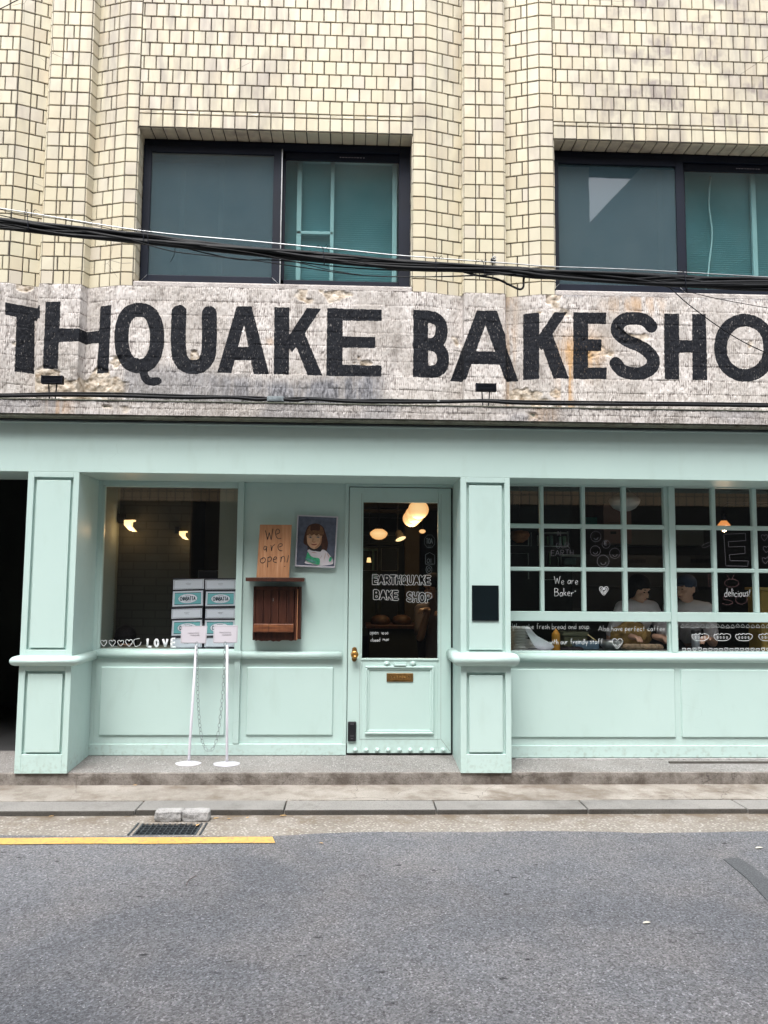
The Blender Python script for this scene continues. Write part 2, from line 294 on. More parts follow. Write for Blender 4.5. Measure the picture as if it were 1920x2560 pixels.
# ---------------------------------------------------------------- stroke lettering
def _g(s):
    out=[]
    for st in s.split('|'):
        st=st.strip(); sm=st[0]=='~'; out.append((sm,[tuple(map(float,q.split(','))) for q in st.lstrip('~').split()]))
    return out
O_='~.3,1 .08,.82 0,.5 .08,.18 .3,0 .52,.18 .6,.5 .52,.82 .3,1'
G={'A':'0,0 .33,1 .68,0|.12,.36 .56,.36','B':'0,0 0,1|~0,1 .32,.98 .46,.78 .32,.56 0,.52|~0,.52 .38,.5 .54,.27 .38,.03 0,0','C':'~.55,.84 .33,1 .1,.84 0,.5 .1,.16 .33,0 .56,.18',
'D':'0,0 0,1|~0,1 .4,.9 .55,.5 .4,.1 0,0','E':'.5,1 0,1 0,0 .5,0|0,.52 .42,.52','H':'0,0 0,1|.52,0 .52,1|0,.5 .52,.5','I':'0,0 0,1','K':'0,0 0,1|.5,1 0,.42|.16,.58 .54,0','L':'0,1 0,0 .45,0','N':'0,0 0,1 .5,0 .5,1',
'O':O_,'P':'0,0 0,1|~0,1 .36,.97 .5,.75 .36,.52 0,.48','Q':O_+'|.38,.25 .66,-.06','R':'0,0 0,1|~0,1 .36,.97 .5,.75 .36,.52 0,.48|.2,.5 .54,0','S':'~.5,.84 .28,1 .05,.84 .1,.6 .3,.5 .5,.36 .5,.13 .27,0 0,.14',
'T':'0,1 .6,1|.3,1 .3,0','U':'~0,1 0,.35 .1,.08 .27,0 .44,.08 .54,.35 .54,1','V':'0,1 .28,0 .56,1','W':'0,1 .2,0 .4,.75 .6,0 .8,1',
'a':'~.36,.42 .2,.5 .04,.36 .03,.12 .16,0 .32,.14 .38,.45|.38,.48 .38,.0','b':'0,1 0,0|~0,.38 .18,.5 .34,.3 .28,.04 .1,-.01 0,.1','c':'~.34,.42 .18,.5 .02,.3 .06,.06 .2,0 .36,.08','d':'.36,1 .36,0|~.36,.4 .18,.5 .02,.3 .06,.05 .2,0 .36,.14',
'e':'~.02,.24 .3,.3 .3,.45 .16,.52 .03,.36 .03,.14 .15,0 .36,.08','f':'~.36,.92 .24,1 .15,.85 .14,0|0,.5 .3,.5','g':'~.34,.42 .16,.5 .02,.3 .1,.05 .33,.2|~.35,.5 .34,-.3 .1,-.4','h':'0,1 0,0|~0,.3 .16,.5 .3,.36 .31,0','i':'0,.5 0,0|0,.68 0,.74','k':'0,1 0,0|.3,.5 0,.22|.1,.3 .33,0','l':'0,1 0,0',
'm':'0,.5 0,0|~0,.34 .13,.5 .22,.34 .22,0|~.22,.34 .36,.5 .45,.34 .45,0','n':'0,.5 0,0|~0,.3 .16,.5 .3,.34 .31,0','o':'~.17,.5 .02,.38 0,.2 .08,.02 .2,0 .34,.14 .35,.34 .26,.48 .17,.5','p':'0,.5 -.02,-.42|~0,.4 .18,.52 .34,.34 .26,.06 0,.08','r':'0,.5 0,0|~0,.28 .12,.46 .3,.48',
's':'~.28,.44 .12,.5 .04,.38 .22,.24 .24,.08 .1,0 0,.06','t':'.14,.85 .14,0|0,.52 .3,.52','u':'~0,.5 .03,.1 .16,0 .28,.12|.31,.5 .31,0','v':'0,.5 .15,0 .3,.5','w':'0,.5 .1,0 .22,.36 .34,0 .45,.5','y':'0,.5 .14,.08|.32,.5 .08,-.42',
'0':'~.14,.5 0,.3 .04,.05 .15,0 .28,.2 .26,.42 .14,.5','1':'.05,.52 .05,0','9':'~.24,.42 .1,.52 0,.36 .12,.24 .24,.42 .22,0','.':'0,.03 .03,0','!':'.05,1 0,.3|0,.06 .02,.02',':':'0,.38 .02,.34|0,.12 .02,.08',' ':None}
def text_strokes(txt,x,y,h,wsc=1.,gap=.16,slant=0.,jit=0.):
    out=[]
    for ch in txt:
        if ch==' ': x+=h*.34*wsc; continue
        gl=_g(G[ch]); wd=max(p[0] for _,st in gl for p in st); dy=random.uniform(-jit,jit)*h; sc=1+random.uniform(-jit,jit)
        for sm,st in gl:
            q=[(x+(px+slant*py)*h*wsc,y-py*h*sc+dy) for px,py in st]; out.append([tuple(a) for a in smooth(q,4)] if sm else q)
        x+=(wd+gap)*h*wsc
    return out
def split(pts):     # break a stroke at its sharp corners so each run sweeps cleanly
    P_=[np.array(p,float) for p in pts]; runs=[[P_[0]]]
    for i in range(1,len(P_)):
        runs[-1].append(P_[i])
        if i<len(P_)-1:
            a=P_[i]-P_[i-1]; b=P_[i+1]-P_[i]; la,lb_=np.linalg.norm(a),np.linalg.norm(b)
            if la>1e-9 and lb_>1e-9 and (a@b)/(la*lb_)<.55: runs.append([P_[i]])
    return runs
def ink(mb,strokes,Y,r,mat=0,flat=.3):
    for st in strokes:
        for run in split([at(px,py,Y) for px,py in st]): mb.tube(run,r,6,mat,flat)
    return mb
def heart(cx,cy,s,flip=1): return [(cx+s*a,cy-flip*s*b) for a,b in [tuple(q) for q in smooth([(0,.45),(-.28,.8),(-.75,.75),(-.85,.2),(-.45,-.4),(0,-.85),(.45,-.4),(.85,.2),(.75,.75),(.28,.8),(0,.45)],3)]]
def ring(cx,cy,rx,ry=None,n=18): ry=ry or rx; return [(cx+rx*math.cos(2*math.pi*k/n),cy+ry*math.sin(2*math.pi*k/n)) for k in range(n+1)]
def sdf_strokes(P,strokes,r):       # P (...,2); distance to fat strokes
    d=np.full(P.shape[:-1],1e9)
    for st in strokes:
        for a,b in zip(st[:-1],st[1:]):
            a=np.array(a,float);b=np.array(b,float); ab=b-a; t=np.clip(((P-a)@ab)/(ab@ab+1e-12),0,1)[...,None]; d=np.minimum(d,np.linalg.norm(P-a-ab*t,axis=-1)-r)
    return d
def sdf_poly(P,poly):
    d=np.full(P.shape[:-1],1e9); ins=np.zeros(P.shape[:-1],bool); n=len(poly)
    for i in range(n):
        a=np.array(poly[i],float); b=np.array(poly[(i+1)%n],float); ab=b-a; t=np.clip(((P-a)@ab)/(ab@ab),0,1)[...,None]; d=np.minimum(d,np.linalg.norm(P-a-ab*t,axis=-1))
        c=(a[1]>P[...,1])!=(b[1]>P[...,1]); xx=a[0]+(P[...,1]-a[1])/(b[1]-a[1]+1e-12)*ab[0]; ins^=c&(P[...,0]<xx)
    return np.where(ins,-d,d)
def contour(strokes,r,step):        # outline of fat strokes by marching squares -> short segments
    a=np.array([p for s in strokes for p in s]); x0,y0=a.min(0)-r-2*step; x1,y1=a.max(0)+r+2*step
    xs=np.arange(x0,x1,step); ys=np.arange(y0,y1,step); X,Y=np.meshgrid(xs,ys); D=sdf_strokes(np.stack([X,Y],-1),strokes,r); segs=[]
    for j in range(len(ys)-1):
        for i in range(len(xs)-1):
            c=[D[j,i],D[j,i+1],D[j+1,i+1],D[j+1,i]]; p=[(xs[i],ys[j]),(xs[i+1],ys[j]),(xs[i+1],ys[j+1]),(xs[i],ys[j+1])]; cr=[]
            for k in range(4):
                u,v=c[k],c[(k+1)%4]
                if (u<0)!=(v<0):
                    t=u/(u-v); cr.append(tuple(p[k][q]+(p[(k+1)%4][q]-p[k][q])*t for q in (0,1)))
            if len(cr)>=2: segs.append(cr[:2])
            if len(cr)==4: segs.append(cr[2:])
    # join into chains
    key=lambda q:(round(q[0]*50),round(q[1]*50)); from collections import defaultdict; ad=defaultdict(list)
    for n_,(p,q) in enumerate(segs): ad[key(p)].append(n_); ad[key(q)].append(n_)
    used=set(); chains=[]
    for n_ in range(len(segs)):
        if n_ in used: continue
        used.add(n_); ch=list(segs[n_]); 
        while True:
            nx=[k for k in ad[key(ch[-1])] if k not in used]
            if not nx: break
            used.add(nx[0]); p,q=segs[nx[0]]; ch.append(q if key(p)==key(ch[-1]) else p)
        chains.append(ch[::2]+[ch[-1]])
    return chains
# ================================================================ ground
ZR=-.1518; ZP=-.116
def ground(name,x0,x1,y0,y1,z0,z1,mat,bevel=0):
    o=MB().box(x0,x1,y0,y1,z0,z1).build(name,M[mat],bevel=bevel,loc=((x0+x1)/2,(y0+y1)/2,z0)); o['kind']='structure'; return o
ground('ground',-40,40,-40,40,-.6,-.30,'gutter')
rb=MB(); xs=np.linspace(-22,22,221); 
def road_edge(x): return -1.073+.018*math.sin(x*2.1)+.012*math.sin(x*5.3+1)+.006*math.sin(x*13)+(.035*min(1,max(0,(x+.42)*8)))
v=[];f=[]
for i,x in enumerate(xs): v+=[(x,-9.,ZR+.004),(x,road_edge(x),ZR+.004),(x,road_edge(x),ZR-.15)]
for i in range(220): f+=[(3*i,3*i+3,3*i+4,3*i+1),(3*i+1,3*i+4,3*i+5,3*i+2)]
rb.add(v,f); rb.build('road',M['asphalt'])['kind']='structure'
# a newer dark patch let into the road at the right
pp=[atZ(*q,ZR) for q in [(1808,2151),(1845,2147),(1885,2172),(1930,2208),(2060,2300),(2180,2400),(2060,2400),(1930,2268),(1868,2200)]]
MB().prism([(p[0],p[1],ZR+.0055) for p in pp],(0,0,.003)).build('asphalt_patch',M['patch'])['kind']='structure'
xe=atZ(688,2104,ZR)[0]; yl=MB(); v=[];f=[]
for i,x in enumerate(np.linspace(-9,xe,60)):
    k=.004*math.sin(x*7); v+=[(x+(.004 if i==59 else 0),-1.2365+k,ZR+.0085),(x+(-.022 if i==59 else 0),-1.121+k*.5,ZR+.0085)]
f=[(2*i,2*i+2,2*i+3,2*i+1) for i in range(59)]; yl.add(v,f).build('road_marking',M['yellow'])['kind']='structure'
# gutter: a pebbled concrete strip with an opening for the drain
gx0,gx1,gy0,gy1=-1.299,-.921,-1.0575,-.822
gm=MB(); gm.rects([(-22,gx0,-1.2,-.55,-.3,ZR),(gx1,22,-1.2,-.55,-.3,ZR),(gx0,gx1,-1.2,gy0,-.3,ZR),(gx0,gx1,gy1,-.55,-.3,ZR)]); gm.build('gutter',M['gutter'])['kind']='structure'
# kerb stones
km=MB(); x=-9.85; jo=[-9.5,-8.45,-7.4,-6.35,-5.3,-4.25,-3.2]; jo=[-2.43-1.07*k for k in range(7,0,-1)]+[-2.394,-1.391,-.43,.573,1.585,2.66,3.73,4.8,5.88,6.95,8]
for a,b in zip(jo[:-1],jo[1:]):
    dy=random.uniform(-.004,.004); dz=random.uniform(-.003,.002); km.box(a+.004,b-.004,-.646+dy,-.418,-.25,ZP+dz)
ko=km.build('kerb',[M['kerb'],M['kerbside']],bevel=.008); ko['kind']='structure'
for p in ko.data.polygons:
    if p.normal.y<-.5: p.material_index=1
pvp=[(x,-.408+.006*math.sin(x*3.1)+random.uniform(-.004,.005),ZP-.003) for x in np.linspace(-12,12,900)]
pv=MB().prism(pvp+[(12,.4,ZP-.003),(-12,.4,ZP-.003)],(0,0,-.2)).build('pavement',M['pavement']); pv['kind']='structure'
# entrance step: terrazzo slab on a weathered riser with a chipped front edge
st=MB(); xs=np.linspace(-6,6,601); v=[];f=[]
nz=np.interp(np.arange(601),np.arange(0,601,4),RNG.normal(0,1,151)); n2=RNG.normal(0,1,601)
for i,x in enumerate(xs):
    c=.0025*nz[i]+.001*n2[i]-(.008 if n2[i]>2.3 else 0)
    v+=[(x,.62,.0095-.004),(x,.024+abs(c),-.030),(x,.016+abs(c)*.7,-.036),(x,.016+.3*c,-.06),(x,.019+.5*c,-.14)]
for i in range(600):
    for k in range(4): f.append((5*i+k,5*i+5+k,5*i+6+k,5*i+1+k))
st.add(v,f); so_=st.build('step',[M['terrazzo'],M['riser']]); so_['kind']='structure'
for p in so_.data.polygons:
    if p.center.z<-.032: p.material_index=1
so2=MB().box(-6,6,.6,7.5,-.2,-.004).build('floor',M['floor']); so2['kind']='structure'
# debris strip and loose board under the right window wall
MB().prism([(1.30,.345,-.012),(1.9,.34,-.012),(2.3,.352,-.012),(3.9,.345,-.012),(3.9,.385,-.012),(1.3,.385,-.012)],(0,0,.008)).build('sealant_strip',M['rubble'],tags=('crumbling mortar strip along the foot of the right window wall','mortar strip'))
p0=atZ(1625,1908,-.018); MB().box(2.49,4.1,p0[1]-.02,p0[1]+.008,-.020,-.003).build('loose_strip',M['kerbside'],loc=(2.49,p0[1],0),bevel=.003,tags=('dark weathered metal strip lying on the step under the right windows','metal strip'))
# ================================================================ bakery building
B=thing('bakery_building','mint green bakery shopfront under a cream tiled upper storey with big painted letters','building',(0,.5,0))
PROFILE=[(-5.2,.1),(-2.70,.1),(-2.495,.185),(-2.453,.1),(-2.136,.1),(-2.108,.185),(-1.837,.1),(-1.741,.1),(.45,.1),(.554,.1),(.857,.185),(.862,.1),(1.19,.1),(1.212,.185),(1.484,.1),(1.594,.1),(3.785,.1),(3.88,.1),(4.15,.185),(4.17,.1),(4.49,.1),(5.0,.1),(5.2,.1)]
TZ0=3.665; PH=.1129; PW=.0963; LZ=4.975
tv=[];tf=[];t1=[];t2=[]
def one_tile(o,u,vv,n,a0,a1,b0,b1,tint=None):
    g=.0031; a0+=g;a1-=g;b0+=g;b1-=g
    if a1-a0<.006 or b1-b0<.006: return
    h=.007; ins=.0035; k=len(tv); jt=[random.gauss(0,.0007) for _ in range(4)]; da,db=random.gauss(0,.0006),random.gauss(0,.0006)
    for (a,b) in ((a0,b0),(a1,b0),(a1,b1),(a0,b1)): tv.append(o+u*(a+da)+vv*(b+db))
    for j,(a,b) in enumerate(((a0+ins,b0+ins),(a1-ins,b0+ins),(a1-ins,b1-ins),(a0+ins,b1-ins))): tv.append(o+u*(a+da)+vv*(b+db)+n*(h+jt[j]))
    fs=[(4,5,6,7),(0,1,5,4),(1,2,6,5),(2,3,7,6),(3,0,4,7)]
    c=random.random() if tint is None else tint; c2=random.random()
    for q in fs: tf.append(tuple(i+k for i in q)); t1.append(c); t2.append(c2)
gb=MB()
def patch(p0,p1,z0,z1,zbase=TZ0,mode='run',offs=0.):
    p0=np.array([*p0,0.]);p1=np.array([*p1,0.]); L=np.linalg.norm(p1-p0); u=(p1-p0)/L; vv=np.array([0,0,1.]); n=np.cross(u,vv)
    if n[1]>0: n=-n
    gb.add([p0+vv*z0,p1+vv*z0,p1+vv*z1,p0+vv*z1],[(0,1,2,3)])
    r0=int(math.floor((z0-zbase)/PH+.01)); r=r0
    while zbase+r*PH<z1-.004:
        b0=max(z0,zbase+r*PH); b1=min(z1,zbase+(r+1)*PH)
        if mode=='run':
            off=((r%2)*.5+((r*7)%5)*.03)*PW+offs; a=-off
            while a<L:
                one_tile(p0,u,vv,n,max(0,a),min(L,a+PW),b0,b1); a+=PW
        elif mode=='solid':     # whole tiles stacked from the left
            k=max(1,round(L/PW)); 
            for j in range(k): one_tile(p0,u,vv,n,L*j/k,L*(j+1)/k,b0,b1)
        elif mode=='pil':       # pilaster: whole, cut piece + whole alternately, whole
            s=.028 if r%2 else .078; ed=[0,PW,PW+s,L-PW,L] if L>.28 else [0,L*.5,L]
            for a,b in zip(ed[:-1],ed[1:]): one_tile(p0,u,vv,n,a,b,b0,b1)
        elif mode=='cham':      # chamfer: whole tile by the flat edge, running bond towards the groove
            fl=offs; e=PW if L>PW else L
            if fl>0: one_tile(p0,u,vv,n,L-e,L,b0,b1); ed=(0,L-e)
            else: one_tile(p0,u,vv,n,0,e,b0,b1); ed=(e,L)
            sh=(.045 if r%2 else .0); a=ed[0]-(PW-sh)
            while a<ed[1]:
                one_tile(p0,u,vv,n,max(ed[0],a),min(ed[1],a+PW),b0,b1); a+=PW
        r+=1
TOP=6.75
wins=[(7,8),(15,16)]
modes={0:('run',0),1:('cham',-1),2:('solid',0),3:('pil',0),4:('solid',0),5:('cham',1),6:('solid',0),8:('solid',0),9:('cham',-1),10:('solid',0),11:('pil',0),12:('solid',0),13:('cham',1),14:('solid',0),16:('solid',0),17:('cham',-1),18:('solid',0),19:('pil',0),20:('run',0),21:('run',0)}
for i,(a,b) in enumerate(zip(PROFILE[:-1],PROFILE[1:])):
    if i in (7,15):
        # above the window: a narrow course and the lintel course, then running bond
        L=b[0]-a[0]; p0=np.array([a[0],.1,0.]); u=np.array([1.,0,0]); vv=np.array([0,0,1.]); n=np.array([0,-1.,0]); k=23
        gb.add([(a[0],.1,LZ),(b[0],.1,LZ),(b[0],.1,LZ+.146),(a[0],.1,LZ+.146)],[(0,1,2,3)])
        for j in range(k): one_tile(p0,u,vv,n,L*j/k,L*(j+1)/k,LZ,LZ+.112); one_tile(p0,u,vv,n,L*j/k,L*(j+1)/k,LZ+.112,LZ+.146)
        patch(a,b,LZ+.146,TOP,LZ+.146,'run',.02)
        # soffit and reveals in tile
        gb.add([(a[0],.1,LZ),(b[0],.1,LZ),(b[0],.27,LZ),(a[0],.27,LZ)],[(0,1,2,3)])
        for j in range(k): one_tile(np.array([a[0],.1,LZ]),u,np.array([0,1.,0]),np.array([0,0,-1.]),L*j/k,L*(j+1)/k,0,.165,.15)
        for (xx,nn) in ((a[0],1.),(b[0],-1.)):
            gb.add([(xx,.1,3.70),(xx,.27,3.70),(xx,.27,LZ),(xx,.1,LZ)],[(0,1,2,3)])
            z=TZ0; 
            while z<LZ-.01:
                one_tile(np.array([xx,.1,0.]),np.array([0,1.,0]),vv,np.array([nn,0,0.]),0,.165,max(z,3.72),min(z+PH,LZ)); z+=PH
    else:
        m_,o_=modes[i]; patch(a,b,TZ0,TOP,TZ0,m_,o_)
tm=MB().add(tv,tf); to=tm.build('tile_cladding',M['tile'],B)
for nm,arr in (('tint',t1),('tint2',t2)):
    at_=to.data.attributes.new(nm,'FLOAT','FACE'); at_.data.foreach_set('value',np.array(arr,dtype=np.float32))
# rough bottom edge of the tile bed, and grout bed
gb.build('grout_bed',M['grout'],B)
# wall mass behind the cladding (keeps daylight out of the rooms)
wm=MB().rects([(-5.2,-1.745,.19,.6,2.6,TOP),(.454,1.59,.19,.6,2.6,TOP),(3.79,5.2,.19,.6,2.6,TOP),(-1.745,.454,.19,.6,LZ+.004,TOP),(1.59,3.79,.19,.6,LZ+.004,TOP),(-1.745,.454,.13,.6,2.6,3.70),(1.59,3.79,.13,.6,2.6,3.70),(-5.2,5.2,.1,7.6,TOP+.001,TOP+.4)])
wm.build('wall_core',M['grout'],B)
# ---- noise fields for the bush-hammered band
def vnoise(X,Y,sx,sy,seed):
    r=np.random.default_rng(seed); g=r.random((257,257)); x=X/sx; y=Y/sy; xi=np.floor(x).astype(int); yi=np.floor(y).astype(int); fx=x-xi; fy=y-yi; fx=fx*fx*(3-2*fx); fy=fy*fy*(3-2*fy)
    q=lambda a,b: g[a%257,b%257]; return (q(xi,yi)*(1-fx)+q(xi+1,yi)*fx)*(1-fy)+(q(xi,yi+1)*(1-fx)+q(xi+1,yi+1)*fx)*fy
def fbm(X,Y,sx,sy,seed,o=4): return sum(vnoise(X,Y,sx/2**k,sy/2**k,seed+k)/2**k for k in range(o))/sum(1/2**k for k in range(o))
def sm(x,a,b): t=np.clip((x-a)/(b-a),0,1); return t*t*(3-2*t)
def rough_sheet(name,path,z0,z1,dx,dz,seed,letters=None,zoff=0,ledge=False):
    p=np.array(path,float); seg=np.linalg.norm(np.diff(p,axis=0),axis=1); cum=np.r_[0,np.cumsum(seg)]; s=np.arange(0,cum[-1],dx); X=np.interp(s,cum,p[:,0]); Yb=np.interp(s,cum,p[:,1]); zs=np.linspace(z0,z1,int((z1-z0)/dz)+1)
    SS,ZZ=np.meshgrid(s,zs); XX=np.broadcast_to(X,SS.shape); YY=np.broadcast_to(Yb,SS.shape)
    wob=.006*(fbm(SS,ZZ,.12,.12,seed+90)-.5)*2
    row=np.floor((ZZ-TZ0+wob+50*PH)/PH).astype(int); sh=SS+((row%2)*.5+(row*7%5)*.03)*PW+wob; col=np.floor(sh/PW).astype(int)
    rr=np.random.default_rng(seed).random((400,4001)); cell=lambda k: rr[(row*3+k)%400,(col+k*517)%4001]
    amp=.35+.65*cell(0); ph=cell(1)*6.28; pitch=.0138+.003*cell(2)
    slant=(cell(3)-.5)*.25
    ribs=.5+.5*np.sin(2*np.pi*(sh+slant*ZZ+.004*(fbm(SS,ZZ,.05,.15,seed+3)-.5)*2)/pitch+ph)
    fine=fbm(SS,ZZ,.011,.02,seed+5,2); med=fbm(SS,ZZ,.05,.05,seed+7,3)
    chip=sm(fbm(SS,ZZ,.02,.03,seed+13,2),.52,.62)
    brk=sm(fbm(SS,ZZ,.30,.22,seed+11,4)+(.20*np.exp(-((XX+2.35)/.45)**2-((ZZ-2.85)/.22)**2))-(.12 if ledge else .0),.70,.74)
    fz=((ZZ-TZ0+wob+50*PH)/PH)%1; seam=np.exp(-(np.minimum(fz,1-fz)*PH/.0035)**2)*(.4+.6*cell(2)); fs=(sh/PW)%1; seamv=np.exp(-(np.minimum(fs,1-fs)*PW/.003)**2)*.5*cell(1)
    h=.0045*ribs**.8*amp*(1-chip*.8)+.003*(fine-.5)+.005*(med-.5)+.002*(cell(0)-.5)-.0035*seam-.002*seamv
    hb=.026*(fbm(SS,ZZ,.06,.045,seed+21,4)-.5)-.006
    H=h*(1-brk)+hb*brk
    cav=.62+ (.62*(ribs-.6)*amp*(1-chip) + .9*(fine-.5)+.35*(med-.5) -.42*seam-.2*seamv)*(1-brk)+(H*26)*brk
    cav-=.5*sm(.02-(ZZ-z0),0,.02)*0
    V=np.stack([XX,YY-.012-H,ZZ],-1).reshape(-1,3); nr,nc=SS.shape
    idx=np.arange(nr*nc).reshape(nr,nc); Fc=np.stack([idx[:-1,:-1],idx[:-1,1:],idx[1:,1:],idx[1:,:-1]],-1).reshape(-1,4)
    org=np.array(W[B.name]); me=bpy.data.meshes.new(name); me.vertices.add(len(V)); me.vertices.foreach_set('co',(V-org).astype(np.float32).ravel()); me.loops.add(Fc.size); me.loops.foreach_set('vertex_index',Fc.ravel().astype(np.int32)); me.polygons.add(len(Fc)); me.polygons.foreach_set('loop_start',np.arange(0,Fc.size,4,dtype=np.int32)); me.polygons.foreach_set('use_smooth',np.ones(len(Fc),bool)); me.update(calc_edges=True); me.validate()
    paint=np.full(SS.shape,1.)
    if letters is not None: paint=letters(np.stack([XX,ZZ],-1))+.006*(fbm(SS,ZZ,.02,.02,seed+31,2)-.5)
    vs=fbm(XX,ZZ,.05,.5,seed+41,4)
    rust=1.0*np.exp(-((XX-1.80)/.16)**2-((ZZ-3.20)/.17)**2)*sm(vs,.2,.5)+.9*np.exp(-((XX-1.68)/.07)**2)*sm(vs,.4,.6)*sm(3.4-ZZ,0,.3)+.5*np.exp(-((XX-1.24)/.05)**2)*sm(vs,.3,.6)+.7*np.exp(-((XX-2.25)/.22)**2-((ZZ-3.6)/.08)**2)*sm(vs,.4,.6)+.5*np.exp(-((XX+.66)/.03)**2-((ZZ-3.24)/.03)**2)
    if ledge: rust=rust*0+.5*np.exp(-((XX+2.2)/.12)**2)*sm(vs,.35,.6)+.4*np.exp(-((XX-1.45)/.1)**2)*sm(vs,.35,.6)
    grey=(sm(XX,-1.80,-1.76)*sm(.35-XX,0,.25))*sm(3.04+.05*np.sin(XX*3)-ZZ,0,.12)*(.62+.5*sm(vs,.3,.55)*sm(XX,-1.6,-.2))
    grey=np.maximum(grey,.8*sm(ZZ,3.63,3.68)*sm(vs,.35,.55)*sm(XX,1.55,1.7)); 
    if ledge: grey=.5*sm(fbm(XX,ZZ,.5,.3,seed+51,3),.5,.7); grey=np.maximum(grey,np.maximum(sm(ZZ,2.688+.012*vs,2.700),sm(2.602-.02*vs-ZZ,-.004,.006))*1.2)  # random grey blotches, plus shade painted along the ledge's top and bottom edges
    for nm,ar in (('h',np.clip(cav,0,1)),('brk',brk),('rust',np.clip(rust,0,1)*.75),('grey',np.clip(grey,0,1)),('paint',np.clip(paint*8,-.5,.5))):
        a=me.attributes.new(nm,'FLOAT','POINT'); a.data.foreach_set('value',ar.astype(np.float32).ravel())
    me.materials.append(M['sign']); o=bpy.data.objects.new(name,me); S.collection.objects.link(o); o.parent=B; W[o.name]=tuple(org); return o
# painted letters, outlined in metres on the band
def PL(cf,pts): return [(float(q[0]),float(q[2])) for q in (at(*cf(*p),.105) for p in pts)]
LET=[]   # (kind, data, radius)
def poly(cf,*pts): LET.append(('p',PL(cf,pts),.010))
def fat(cf,pts,r,closed=False): LET.append(('s',PL(cf,[tuple(q) for q in smooth(pts,5,closed)]),r))
poly(CA,(28,170),(175,182),(175,237),(28,222)); poly(CA,(72,180),(137,183),(132,465),(61,462))
poly(CA,(202,167),(265,167),(252,455),(190,453)); poly(CA,(255,282),(470,285),(470,332),(255,340)); poly(CA,(430,178),(480,178),(467,467),(413,467))
fat(CA,[(604,202),(560,215),(534,262),(527,325),(535,385),(562,430),(604,444),(646,430),(673,385),(681,325),(674,262),(648,215)],.056,True); fat(CA,[(590,425),(618,462),(634,500),(660,511),(682,508)],.032)
fat(CA,[(776,212),(772,330),(778,400),(800,436),(838,448),(876,436),(900,400),(906,330),(906,216)],.058)
poly(CA,(1025,186),(1088,188),(1162,478),(1098,478),(1056,260),(1000,472),(941,472)); poly(CA,(1000,362),(1115,364),(1125,420),(990,416))
poly(CA,(1187,190),(1250,192),(1248,480),(1185,478)); poly(CA,(1328,194),(1386,197),(1262,385),(1235,335)); poly(CA,(1262,312),(1315,300),(1392,484),(1330,482))
poly(CA,(1415,195),(1480,197),(1478,486),(1411,484)); poly(CA,(1420,197),(1648,202),(1648,249),(1420,246)); poly(CA,(1420,315),(1620,320),(1620,366),(1420,362)); poly(CA,(1420,438),(1648,442),(1645,488),(1420,486))
poly(CB,(127,203),(189,204),(189,492),(126,490)); fat(CB,[(150,230),(215,232),(245,255),(250,290),(240,325),(210,346),(150,350)],.050); fat(CB,[(150,350),(215,352),(248,375),(256,410),(245,448),(210,466),(150,466)],.050)
poly(CB,(400,205),(486,206),(584,500),(520,500),(437,262),(352,500),(290,500)); poly(CB,(372,380),(505,382),(520,437),(355,434))
poly(CB,(605,213),(668,212),(668,497),(605,497)); poly(CB,(735,212),(788,211),(678,375),(655,330)); poly(CB,(668,322),(722,300),(795,497),(730,496))
poly(CB,(816,213),(878,213),(878,500),(816,498)); poly(CB,(820,213),(955,214),(955,262),(820,261)); poly(CB,(820,328),(936,330),(936,378),(820,376)); poly(CB,(820,450),(958,451),(957,499),(820,499))
fat(CB,[(1150,272),(1122,246),(1080,238),(1035,243),(1008,268),(1008,300),(1040,330),(1090,352),(1135,380),(1160,415),(1150,452),(1110,474),(1065,474),(1025,462),(998,432)],.052)
poly(CB,(1207,219),(1270,219),(1270,500),(1209,500)); poly(CB,(1328,220),(1385,220),(1392,503),(1330,502)); poly(CB,(1250,333),(1350,333),(1350,384),(1250,384))
fat(CB,[(1555,245),(1500,262),(1462,305),(1449,365),(1462,425),(1500,468),(1555,484),(1610,468),(1648,425),(1661,365),(1648,305),(1610,262)],.052,True)
def letters(P):
    d=np.full(P.shape[:-1],1.)
    for k,pts,r in LET:
        a=np.array(pts); lo=a.min(0)-.12; hi=a.max(0)+.12; ix=np.where((P[0,:,0]>lo[0])&(P[0,:,0]<hi[0]))[0]
        if len(ix)==0: continue
        sl=slice(ix[0],ix[-1]+1); Q=P[:,sl]
        dd=sdf_poly(Q,pts) if k=='p' else sdf_strokes(Q,[pts],r)
        if k=='p':
            c=a.mean(0); dd=dd- .002
        d[:,sl]=np.minimum(d[:,sl],dd)
    return d
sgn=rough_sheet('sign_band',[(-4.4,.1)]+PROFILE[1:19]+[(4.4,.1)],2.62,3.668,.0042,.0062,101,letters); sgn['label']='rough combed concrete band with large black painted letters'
# strip of rough concrete up to the window sills
for (a,b) in ((-1.741,.45),(1.594,3.785)):
    MB().box(a,b,.095,.262,3.66,3.712).build('window_ledge',M['sillc'],B,bevel=.012)
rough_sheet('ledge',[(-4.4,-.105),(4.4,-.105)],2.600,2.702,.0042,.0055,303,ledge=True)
MB().box(-5.2,5.2,-.124,.12,2.703,2.711).build('ledge_shade_bar',M['soffit'],B,bevel=.002)  # thin dark bar added to draw the shaded line along the ledge top
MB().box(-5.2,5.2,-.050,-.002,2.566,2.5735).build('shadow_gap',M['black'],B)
lm=MB(); lm.box(-5.2,5.2,-.108,.2,2.574,2.70); lm.build('ledge_core',M['soffit'],B,bevel=.01)
